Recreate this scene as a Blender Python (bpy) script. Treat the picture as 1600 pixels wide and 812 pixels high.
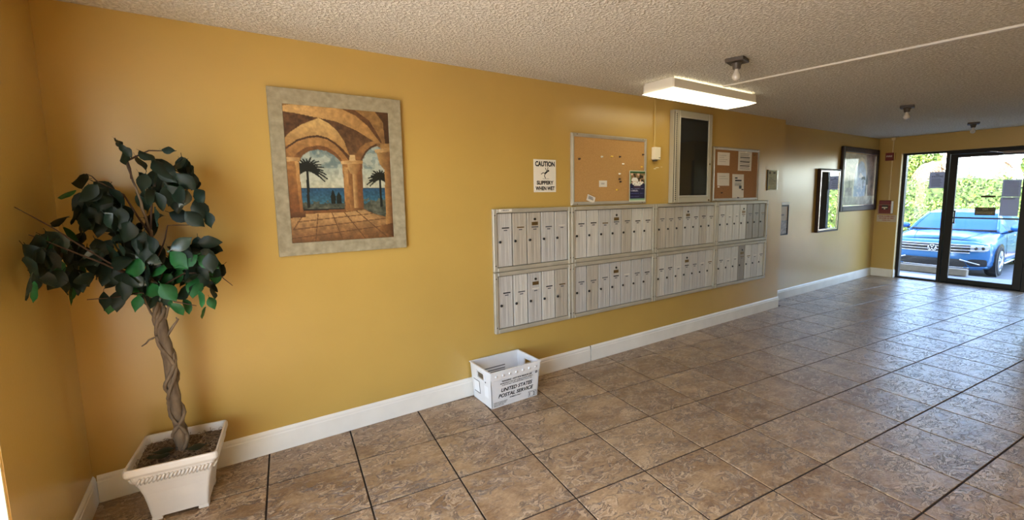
import bpy, bmesh, math, random
import numpy as np
from mathutils import Vector, Matrix

for o in list(bpy.data.objects):
    bpy.data.objects.remove(o)
SC = bpy.context.scene
COL = SC.collection
R = math.radians
rnd = random.Random(7)

# ---------------------------------------------------------------- camera, world, sun, exposure
F_PX = 708.88
YAW, PITCH, ROLL = 0.6080, -0.1165, -0.0122
CAM = (0.4311, -3.0522, 1.5265)
def cam_axes():
    cy, sy, cp, sp = math.cos(YAW), math.sin(YAW), math.cos(PITCH), math.sin(PITCH)
    f = Vector((sy*cp, cy*cp, sp)); r = Vector((cy, -sy, 0)); u = r.cross(f)
    cr, sr = math.cos(ROLL), math.sin(ROLL)
    return cr*r+sr*u, -sr*r+cr*u, f
_r, _u, _f = cam_axes()
cam_data = bpy.data.cameras.new('camera')
cam_data.sensor_fit = 'HORIZONTAL'; cam_data.sensor_width = 36.0
cam_data.lens = F_PX*36/1600
cam_data.shift_x = -41.53/1600
cam_data.shift_y = -18.71/1600
cam_data.clip_start = 0.02; cam_data.clip_end = 300
cam = bpy.data.objects.new('camera', cam_data); COL.objects.link(cam)
cam.matrix_world = Matrix(((_r.x,_u.x,-_f.x,CAM[0]),(_r.y,_u.y,-_f.y,CAM[1]),(_r.z,_u.z,-_f.z,CAM[2]),(0,0,0,1)))
SC.camera = cam

SUN_DIR = Vector((0.70, -0.33, -0.68)).normalized()      # direction the light travels
world = bpy.data.worlds.new('world'); SC.world = world; world.use_nodes = True
wn = world.node_tree.nodes; wl = world.node_tree.links; wn.clear()
w_out = wn.new('ShaderNodeOutputWorld'); w_bg = wn.new('ShaderNodeBackground'); w_sky = wn.new('ShaderNodeTexSky')
w_sky.sky_type = 'NISHITA'; w_sky.sun_disc = False
w_sky.sun_elevation = math.asin(-SUN_DIR.z)
w_sky.sun_rotation = math.atan2(-SUN_DIR.x, -SUN_DIR.y)
w_bg.inputs['Strength'].default_value = 1.0
wl.new(w_sky.outputs[0], w_bg.inputs[0]); wl.new(w_bg.outputs[0], w_out.inputs[0])
sun_d = bpy.data.lights.new('sun', 'SUN'); sun_d.energy = 13.0; sun_d.angle = R(0.6); sun_d.color = (1.0, 0.95, 0.86)
sun = bpy.data.objects.new('sun', sun_d); COL.objects.link(sun)
sun.rotation_euler = SUN_DIR.to_track_quat('-Z', 'Y').to_euler()
sun.location = (-8, -4, 12)
LAMP = 1.8                                               # emission of the fluorescent diffuser
def portal(x, yc, zc, sy, sz, face):
    d = bpy.data.lights.new('window_portal', 'AREA'); d.shape = 'RECTANGLE'; d.size = sz; d.size_y = sy
    d.cycles.is_portal = True
    o = bpy.data.objects.new('window_portal', d); COL.objects.link(o); o.location = (x, yc, zc)
    o.rotation_euler = (0, R(90)*(-face), 0)
portal(-0.36, -1.95, 1.12, 2.0, 2.25, 1)
portal(10.26, -1.14, 1.05, 2.1, 2.1, -1)

vs = SC.view_settings
vs.view_transform = 'Standard'; vs.look = 'None'; vs.gamma = 1.0; vs.use_curve_mapping = False
vs.exposure = 1.38
cy = SC.cycles
cy.use_denoising = True
cy.max_bounces = 10; cy.diffuse_bounces = 6; cy.glossy_bounces = 4; cy.transparent_max_bounces = 12
cy.caustics_reflective = False; cy.caustics_refractive = False
cy.sample_clamp_indirect = 6.0

# ---------------------------------------------------------------- helpers
def lin(c):
    return tuple(((v/12.92) if v <= 0.04045 else ((v+0.055)/1.055)**2.4) for v in c)
def hexc(h):
    return lin(tuple(int(h[i:i+2], 16)/255 for i in (0, 2, 4)))

def tag(o, label=None, cat=None, group=None, kind=None):
    if label: o['label'] = label
    if cat: o['category'] = cat
    if group: o['group'] = group
    if kind: o['kind'] = kind
    return o

def thing(name, loc, label, cat, group=None):
    o = bpy.data.objects.new(name, None); COL.objects.link(o)
    o.location = loc; o.empty_display_size = 0.05
    return tag(o, label, cat, group)

def world_loc(o):
    v = Vector((0, 0, 0))
    while o is not None:
        v += o.location; o = o.parent
    return v

def copy_tree(o, offset=(0, 0, 0), parent=None):
    c = o.copy(); COL.objects.link(c)
    if parent is None: c.location = o.location + Vector(offset)
    c.parent = parent
    for ch in list(o.children): copy_tree(ch, (0, 0, 0), c)
    return c

class MB:
    """collects polygons; build() links them as one mesh object"""
    def __init__(s): s.v = []; s.f = []; s.m = []; s.cur = 0
    def add(s, vs, fs):
        n = len(s.v); s.v += [tuple(v) for v in vs]
        for f in fs: s.f.append(tuple(i+n for i in f)); s.m.append(s.cur)
        return s
    def box(s, x0, x1, y0, y1, z0, z1):
        v = [(x0,y0,z0),(x1,y0,z0),(x1,y1,z0),(x0,y1,z0),(x0,y0,z1),(x1,y0,z1),(x1,y1,z1),(x0,y1,z1)]
        return s.add(v, [(0,3,2,1),(4,5,6,7),(0,1,5,4),(1,2,6,5),(2,3,7,6),(3,0,4,7)])
    def fbox(s, fr, a0, a1, b0, b1, c0, c1):
        """box in a frame: a across, b up, c out of the surface"""
        v = [fr(a0,b0,c0),fr(a1,b0,c0),fr(a1,b1,c0),fr(a0,b1,c0),fr(a0,b0,c1),fr(a1,b0,c1),fr(a1,b1,c1),fr(a0,b1,c1)]
        return s.add(v, [(0,3,2,1),(4,5,6,7),(0,1,5,4),(1,2,6,5),(2,3,7,6),(3,0,4,7)])
    def prism(s, poly, fr, c0, c1):
        n = len(poly)
        v = [fr(a, b, c0) for a, b in poly]+[fr(a, b, c1) for a, b in poly]
        return s.add(v, [tuple(range(n-1, -1, -1)), tuple(range(n, 2*n))]+[(i, (i+1) % n, (i+1) % n+n, i+n) for i in range(n)])
    def tube(s, pts, rad, seg=8, cap=True):
        pts = [Vector(p) for p in pts]; k = len(pts)
        if not hasattr(rad, '__len__'): rad = [rad]*k
        up = None; vs = []
        for i, p in enumerate(pts):
            t = (pts[min(i+1, k-1)]-pts[max(i-1, 0)]).normalized()
            if up is None: up = t.orthogonal().normalized()
            up = (up-t*up.dot(t)).normalized(); w = t.cross(up)
            for j in range(seg):
                a = 2*math.pi*j/seg
                vs.append(p+rad[i]*(math.cos(a)*up+math.sin(a)*w))
        fs = [(i*seg+j, i*seg+(j+1) % seg, (i+1)*seg+(j+1) % seg, (i+1)*seg+j) for i in range(k-1) for j in range(seg)]
        if cap: fs += [tuple(range(seg-1, -1, -1)), tuple((k-1)*seg+j for j in range(seg))]
        return s.add(vs, fs)
    def lathe(s, prof, fr, seg=20):
        """prof: (radius, height along c) turned about the frame's c axis"""
        vs = []; k = len(prof)
        for r, h in prof:
            for j in range(seg):
                a = 2*math.pi*j/seg; vs.append(fr(r*math.cos(a), r*math.sin(a), h))
        fs = [(i*seg+j, i*seg+(j+1) % seg, (i+1)*seg+(j+1) % seg, (i+1)*seg+j) for i in range(k-1) for j in range(seg)]
        if prof[0][0] > 1e-5: fs.append(tuple(range(seg-1, -1, -1)))
        if prof[-1][0] > 1e-5: fs.append(tuple((k-1)*seg+j for j in range(seg)))
        return s.add(vs, fs)
    def grid(s, fn, nu, nv):
        vs = [fn(i/nu, j/nv) for j in range(nv+1) for i in range(nu+1)]
        fs = [(j*(nu+1)+i, j*(nu+1)+i+1, (j+1)*(nu+1)+i+1, (j+1)*(nu+1)+i) for j in range(nv) for i in range(nu)]
        return s.add(vs, fs)
    def build(s, name, mats, parent=None, bevel=0, smooth=False, seg=1):
        me = bpy.data.meshes.new(name)
        org = world_loc(parent) if parent is not None else Vector((0, 0, 0))
        me.from_pydata([tuple(Vector(v)-org) for v in s.v], [], s.f)
        if not isinstance(mats, (list, tuple)): mats = [mats]
        for m in mats: me.materials.append(m)
        if len(mats) > 1: me.polygons.foreach_set('material_index', s.m)
        bm = bmesh.new(); bm.from_mesh(me)
        bmesh.ops.recalc_face_normals(bm, faces=bm.faces)
        if bevel:
            ed = [e for e in bm.edges if len(e.link_faces) == 2 and e.calc_face_angle(0) > 0.6]
            bmesh.ops.bevel(bm, geom=ed, offset=bevel, segments=seg, profile=0.5, affect='EDGES', clamp_overlap=True)
        bm.to_mesh(me); bm.free()
        if smooth: me.polygons.foreach_set('use_smooth', [True]*len(me.polygons))
        o = bpy.data.objects.new(name, me); COL.objects.link(o)
        if parent is not None: o.parent = parent
        return o

def frame(o, u, v, n):
    o, u, v, n = Vector(o), Vector(u), Vector(v), Vector(n)
    return lambda a, b, c=0.0: o+u*a+v*b+n*c
def back(x=0, z=0, y=0): return frame((x, y, z), (1,0,0), (0,0,1), (0,-1,0))      # on the long wall, facing the room
XF = 10.07
def far(y=0, z=0, x=XF): return frame((x, y, z), (0,-1,0), (0,0,1), (-1,0,0))     # on the end wall
WORLD = frame((0,0,0), (1,0,0), (0,1,0), (0,0,1))
def ceil_fr(x, y, z): return frame((x, y, z), (1,0,0), (0,-1,0), (0,0,-1))

def text(name, body, fr, h, mat, parent, width=None, a=0.0, b=0.0, c=0.0015, bold=0.0, align='CENTER', shear=0.0, thick=0.0006, label=None):
    cu = bpy.data.curves.new(name, 'FONT'); cu.body = body; cu.align_x = align; cu.size = 1.0
    cu.offset = bold; cu.shear = shear; cu.resolution_u = 3; cu.space_line = 0.85
    t = bpy.data.objects.new('tmp_text', cu); COL.objects.link(t)
    me0 = bpy.data.meshes.new_from_object(t.evaluated_get(bpy.context.evaluated_depsgraph_get()))
    bpy.data.objects.remove(t); bpy.data.curves.remove(cu)
    vs_ = [v.co.copy() for v in me0.vertices]; fs_ = [tuple(p.vertices) for p in me0.polygons]
    bpy.data.meshes.remove(me0)
    x0 = min(v.x for v in vs_); x1 = max(v.x for v in vs_); y0 = min(v.y for v in vs_); y1 = max(v.y for v in vs_)
    sy = h/(y1-y0); sx = width/(x1-x0) if width else sy
    xm = {'CENTER': (x0+x1)/2, 'LEFT': x0}[align]
    m = MB(); m.add([fr(a+(v.x-xm)*sx, b+(v.y-y0)*sy, c) for v in vs_], fs_)
    o = m.build(name, mat, parent)
    if label: o['label'] = label
    return o

# ---------------------------------------------------------------- materials
def pm(name, col, rough=0.5, metal=0.0, spec=0.5, var=0.0, vscale=8.0, bump=0.0, bscale=60.0, bdist=0.004, stretch=(1,1,1), col2=None, coat=0.0, detail=4.0, coords='Object'):
    m = bpy.data.materials.new(name); m.use_nodes = True
    nt = m.node_tree; n = nt.nodes; l = nt.links; b = n['Principled BSDF']
    b.inputs['Base Color'].default_value = (*col, 1); b.inputs['Roughness'].default_value = rough
    b.inputs['Metallic'].default_value = metal; b.inputs['Specular IOR Level'].default_value = spec
    b.inputs['Coat Weight'].default_value = coat
    if var or bump or col2:
        tc = n.new('ShaderNodeTexCoord'); mp = n.new('ShaderNodeMapping'); mp.inputs['Scale'].default_value = stretch
        l.new(tc.outputs[coords], mp.inputs['Vector'])
    if var or col2:
        ns = n.new('ShaderNodeTexNoise'); ns.inputs['Scale'].default_value = vscale; ns.inputs['Detail'].default_value = detail
        l.new(mp.outputs[0], ns.inputs['Vector'])
        mr = n.new('ShaderNodeMapRange'); mr.inputs['From Min'].default_value = 0.3; mr.inputs['From Max'].default_value = 0.7
        l.new(ns.outputs['Fac'], mr.inputs['Value'])
        mx = n.new('ShaderNodeMix'); mx.data_type = 'RGBA'
        c2 = col2 if col2 else tuple(v*(1+var) for v in col); c1 = col if col2 else tuple(v*(1-var) for v in col)
        mx.inputs['A'].default_value = (*c1, 1); mx.inputs['B'].default_value = (*c2, 1)
        l.new(mr.outputs[0], mx.inputs['Factor']); l.new(mx.outputs['Result'], b.inputs['Base Color'])
    if bump:
        nb = n.new('ShaderNodeTexNoise'); nb.inputs['Scale'].default_value = bscale; nb.inputs['Detail'].default_value = 3
        l.new(mp.outputs[0], nb.inputs['Vector'])
        bp = n.new('ShaderNodeBump'); bp.inputs['Strength'].default_value = bump; bp.inputs['Distance'].default_value = bdist
        l.new(nb.outputs['Fac'], bp.inputs['Height']); l.new(bp.outputs[0], b.inputs['Normal'])
    return m

def emit(name, col, s):
    m = bpy.data.materials.new(name); m.use_nodes = True
    n = m.node_tree.nodes; n.clear(); e = n.new('ShaderNodeEmission'); o = n.new('ShaderNodeOutputMaterial')
    e.inputs[0].default_value = (*col, 1); e.inputs[1].default_value = s
    m.node_tree.links.new(e.outputs[0], o.inputs[0]); return m

def glass_sheet(name, tint, refl=0.06):
    m = bpy.data.materials.new(name); m.use_nodes = True
    n = m.node_tree.nodes; l = m.node_tree.links; n.clear()
    o = n.new('ShaderNodeOutputMaterial'); t = n.new('ShaderNodeBsdfTransparent'); g = n.new('ShaderNodeBsdfGlossy'); mx = n.new('ShaderNodeMixShader')
    t.inputs[0].default_value = (*tint, 1); g.inputs['Roughness'].default_value = 0.02
    fr = n.new('ShaderNodeFresnel'); ge = n.new('ShaderNodeNewGeometry'); io = n.new('ShaderNodeMapRange')
    io.inputs['To Min'].default_value = 1.3+refl; io.inputs['To Max'].default_value = 1/(1.3+refl)   # same reflectance from either side
    l.new(ge.outputs['Backfacing'], io.inputs['Value']); l.new(io.outputs[0], fr.inputs['IOR'])
    l.new(fr.outputs[0], mx.inputs[0]); l.new(t.outputs[0], mx.inputs[1]); l.new(g.outputs[0], mx.inputs[2]); l.new(mx.outputs[0], o.inputs[0])
    return m

def tile_material():
    m = bpy.data.materials.new('slate_look_tile'); m.use_nodes = True
    n = m.node_tree.nodes; l = m.node_tree.links; b = n['Principled BSDF']
    tc = n.new('ShaderNodeTexCoord'); oi = n.new('ShaderNodeObjectInfo')
    sc = n.new('ShaderNodeVectorMath'); sc.operation = 'SCALE'; sc.inputs['Scale'].default_value = 37.0
    cx = n.new('ShaderNodeCombineXYZ')
    for k in range(3): l.new(oi.outputs['Random'], cx.inputs[k])
    l.new(cx.outputs[0], sc.inputs[0])
    ad = n.new('ShaderNodeVectorMath'); ad.operation = 'ADD'; l.new(tc.outputs['Object'], ad.inputs[0]); l.new(sc.outputs[0], ad.inputs[1])
    mp = n.new('ShaderNodeMapping'); mp.inputs['Scale'].default_value = (1.0, 1.45, 1); l.new(ad.outputs[0], mp.inputs['Vector'])
    def noise(scale, detail, dist, rough=0.55):
        x = n.new('ShaderNodeTexNoise'); x.inputs['Scale'].default_value = scale; x.inputs['Detail'].default_value = detail
        x.inputs['Distortion'].default_value = dist; x.inputs['Roughness'].default_value = rough
        l.new(mp.outputs[0], x.inputs['Vector']); return x
    def mapr(src, a, b_, c=0.0, d=1.0):
        x = n.new('ShaderNodeMapRange'); x.inputs['From Min'].default_value = a; x.inputs['From Max'].default_value = b_
        x.inputs['To Min'].default_value = c; x.inputs['To Max'].default_value = d; l.new(src, x.inputs['Value']); return x.outputs[0]
    def mth(op, a, b_):
        x = n.new('ShaderNodeMath'); x.operation = op
        for k, v in enumerate((a, b_)):
            if isinstance(v, (int, float)): x.inputs[k].default_value = v
            else: l.new(v, x.inputs[k])
        return x.outputs[0]
    big = noise(5.0, 5, 0.6); ridge = noise(11.0, 6, 1.5, 0.62); mask = noise(6.0, 2, 0.3); fine = noise(46.0, 4, 0.8)
    rd = mth('ABSOLUTE', mth('SUBTRACT', ridge.outputs['Fac'], 0.5), 0)
    crack = mth('MULTIPLY', mapr(rd, 0.0, 0.030, 1, 0), mapr(mask.outputs['Fac'], 0.38, 0.52))
    lightr = mth('MULTIPLY', mapr(mth('ABSOLUTE', mth('SUBTRACT', ridge.outputs['Fac'], 0.56), 0), 0.0, 0.035, 1, 0), mapr(mask.outputs['Fac'], 0.34, 0.5))
    tone = mth('ADD', mapr(big.outputs['Fac'], 0.3, 0.7, 0, 0.8), mth('MULTIPLY', mth('SUBTRACT', oi.outputs['Random'], 0.5), 0.35))
    tone = mth('ADD', tone, mth('MULTIPLY', mth('SUBTRACT', fine.outputs['Fac'], 0.5), 1.6))
    m1 = n.new('ShaderNodeMix'); m1.data_type = 'RGBA'; m1.inputs['A'].default_value = (0.215, 0.122, 0.060, 1); m1.inputs['B'].default_value = (0.50, 0.345, 0.195, 1)
    l.new(tone, m1.inputs['Factor'])
    m2 = n.new('ShaderNodeMix'); m2.data_type = 'RGBA'; m2.inputs['B'].default_value = (0.70, 0.54, 0.37, 1); l.new(m1.outputs['Result'], m2.inputs['A']); l.new(mth('MULTIPLY', lightr, 0.65), m2.inputs['Factor'])
    m3 = n.new('ShaderNodeMix'); m3.data_type = 'RGBA'; m3.inputs['B'].default_value = (0.075, 0.042, 0.024, 1); l.new(m2.outputs['Result'], m3.inputs['A']); l.new(mth('MULTIPLY', crack, 0.85), m3.inputs['Factor'])
    l.new(m3.outputs['Result'], b.inputs['Base Color'])
    hgt = mth('SUBTRACT', mth('ADD', mth('MULTIPLY', ridge.outputs['Fac'], 0.5), mth('MULTIPLY', fine.outputs['Fac'], 0.18)), mth('MULTIPLY', crack, 0.35))
    bp = n.new('ShaderNodeBump'); bp.inputs['Strength'].default_value = 0.75; bp.inputs['Distance'].default_value = 0.010
    l.new(hgt, bp.inputs['Height']); l.new(bp.outputs[0], b.inputs['Normal'])
    b.inputs['Roughness'].default_value = 0.28; b.inputs['Specular IOR Level'].default_value = 0.75
    return m

def popcorn_material():
    m = pm('popcorn_ceiling', (0.62, 0.56, 0.46), 0.95, spec=0.1)
    n = m.node_tree.nodes; l = m.node_tree.links; b = n['Principled BSDF']
    tc = n.new('ShaderNodeTexCoord')
    a = n.new('ShaderNodeTexNoise'); a.inputs['Scale'].default_value = 62; a.inputs['Detail'].default_value = 3; a.inputs['Distortion'].default_value = 0.4
    l.new(tc.outputs['Object'], a.inputs['Vector'])
    mr = n.new('ShaderNodeMapRange'); mr.inputs['From Min'].default_value = 0.38; mr.inputs['From Max'].default_value = 0.66
    l.new(a.outputs['Fac'], mr.inputs['Value'])
    bp = n.new('ShaderNodeBump'); bp.inputs['Strength'].default_value = 0.75; bp.inputs['Distance'].default_value = 0.012
    l.new(mr.outputs[0], bp.inputs['Height']); l.new(bp.outputs[0], b.inputs['Normal'])
    mx = n.new('ShaderNodeMix'); mx.data_type = 'RGBA'; mx.inputs['A'].default_value = (0.58, 0.555, 0.48, 1); mx.inputs['B'].default_value = (0.84, 0.82, 0.745, 1)
    l.new(mr.outputs[0], mx.inputs['Factor']); l.new(mx.outputs['Result'], b.inputs['Base Color'])
    return m

def vcol_material(name, rough=0.5, spec=0.4, bump=0.0, coat=0.0):
    m = bpy.data.materials.new(name); m.use_nodes = True
    n = m.node_tree.nodes; l = m.node_tree.links; b = n['Principled BSDF']
    a = n.new('ShaderNodeVertexColor'); a.layer_name = 'print'
    l.new(a.outputs[0], b.inputs['Base Color']); b.inputs['Roughness'].default_value = rough; b.inputs['Specular IOR Level'].default_value = spec
    b.inputs['Coat Weight'].default_value = coat; b.inputs['Coat Roughness'].default_value = 0.03
    return m

M = {}
M['wall'] = pm('yellow_wall_paint', (0.50, 0.328, 0.083), 0.30, spec=0.6, var=0.05, vscale=1.6, bump=0.10, bscale=70, bdist=0.003)
M['ceiling'] = popcorn_material()
M['tile'] = tile_material()
M['grout'] = pm('dark_grout', (0.022, 0.013, 0.009), 0.85, var=0.3, vscale=20)
M['white_paint'] = pm('white_trim_paint', (0.80, 0.77, 0.70), 0.4, var=0.05, vscale=5, bump=0.05, bscale=30)
M['cream'] = pm('cream_jamb_paint', (0.80, 0.66, 0.36), 0.45, var=0.04)
M['bronze'] = pm('dark_bronze_frame', (0.010, 0.008, 0.007), 0.5, spec=0.25)
M['alu'] = pm('brushed_aluminium_frame', (0.50, 0.47, 0.40), 0.42, metal=0.5, var=0.08, vscale=10)
M['alu_dark'] = pm('dark_grey_fitting', (0.05, 0.045, 0.04), 0.7)  # plain dark grey for screws, hinge knuckles, gland and back pan
M['white_metal'] = pm('white_enamel', (0.72, 0.68, 0.58), 0.45)
M['black'] = pm('black_plastic', (0.012, 0.011, 0.010), 0.4)
M['ink'] = pm('black_ink', (0.012, 0.012, 0.014), 0.6)
M['greyink'] = pm('grey_ink', (0.10, 0.10, 0.11), 0.6)
M['paper'] = pm('white_paper', (0.72, 0.68, 0.60), 0.7, var=0.03, vscale=14)
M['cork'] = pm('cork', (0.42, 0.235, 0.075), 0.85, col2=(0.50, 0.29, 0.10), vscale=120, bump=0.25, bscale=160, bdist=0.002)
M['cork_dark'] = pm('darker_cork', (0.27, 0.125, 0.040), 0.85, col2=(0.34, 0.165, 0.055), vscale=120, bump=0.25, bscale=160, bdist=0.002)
M['stone_frame'] = pm('stone_look_frame', (0.235, 0.20, 0.12), 0.5, col2=(0.37, 0.32, 0.21), vscale=26, bump=0.2, bscale=45, detail=6)
M['dark_wood'] = pm('dark_brown_frame', (0.030, 0.013, 0.008), 0.5, spec=0.25, var=0.3, vscale=6, stretch=(1, 8, 8))
M['mirror'] = pm('mirror_silver', (0.92, 0.92, 0.92), 0.015, metal=1.0)
M['silver'] = pm('silver_bevel', (0.75, 0.75, 0.74), 0.2, metal=0.9)
M['felt'] = pm('black_felt_letterboard', (0.006, 0.006, 0.006), 0.9)
M['clear'] = glass_sheet('clear_glass', (0.92, 0.93, 0.92))
M['clear_plastic'] = glass_sheet('clear_plastic', (0.95, 0.96, 0.93), -0.14)
M['tinted'] = glass_sheet('tinted_door_glass', (0.93, 0.94, 0.97))
M['brass'] = pm('aged_brass', (0.20, 0.13, 0.05), 0.45, metal=0.7)
M['red'] = pm('fire_alarm_red', (0.17, 0.012, 0.010), 0.35)
M['white_plastic'] = pm('white_corrugated_plastic', (0.74, 0.73, 0.72), 0.42, var=0.04, vscale=9)
M['pot'] = pm('stone_white_plastic_pot', (0.66, 0.59, 0.50), 0.55, var=0.05, vscale=6, bump=0.06, bscale=90)
M['moss'] = pm('dried_moss', (0.055, 0.032, 0.018), 0.95, col2=(0.22, 0.145, 0.085), vscale=60, bump=0.9, bscale=80, bdist=0.02, detail=6)
M['bark'] = pm('ficus_bark', (0.065, 0.042, 0.025), 0.85, col2=(0.20, 0.145, 0.09), vscale=26, stretch=(1,1,0.35), bump=0.6, bscale=50, bdist=0.01)
M['twig'] = pm('dark_twig', (0.045, 0.022, 0.012), 0.8)
M['leaf0'] = pm('dark_silk_leaf', (0.007, 0.016, 0.009), 0.5, spec=0.28, var=0.4, vscale=14)
M['leaf1'] = pm('bright_silk_leaf', (0.013, 0.088, 0.022), 0.5, spec=0.3, var=0.4, vscale=14)
M['leaf2'] = pm('bluish_silk_leaf', (0.016, 0.038, 0.028), 0.32, spec=0.6, var=0.3, vscale=14)
M['lens'] = emit('lit_diffuser', (1.0, 0.88, 0.60), LAMP)
M['bulb'] = pm('unlit_bulb_glass', (0.62, 0.58, 0.50), 0.08, spec=0.7, coat=0.5)
M['holder'] = pm('grey_bronze_holder', (0.085, 0.068, 0.052), 0.5, metal=0.3)
M['conduit'] = pm('yellow_painted_conduit', (0.52, 0.36, 0.11), 0.45)

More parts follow.
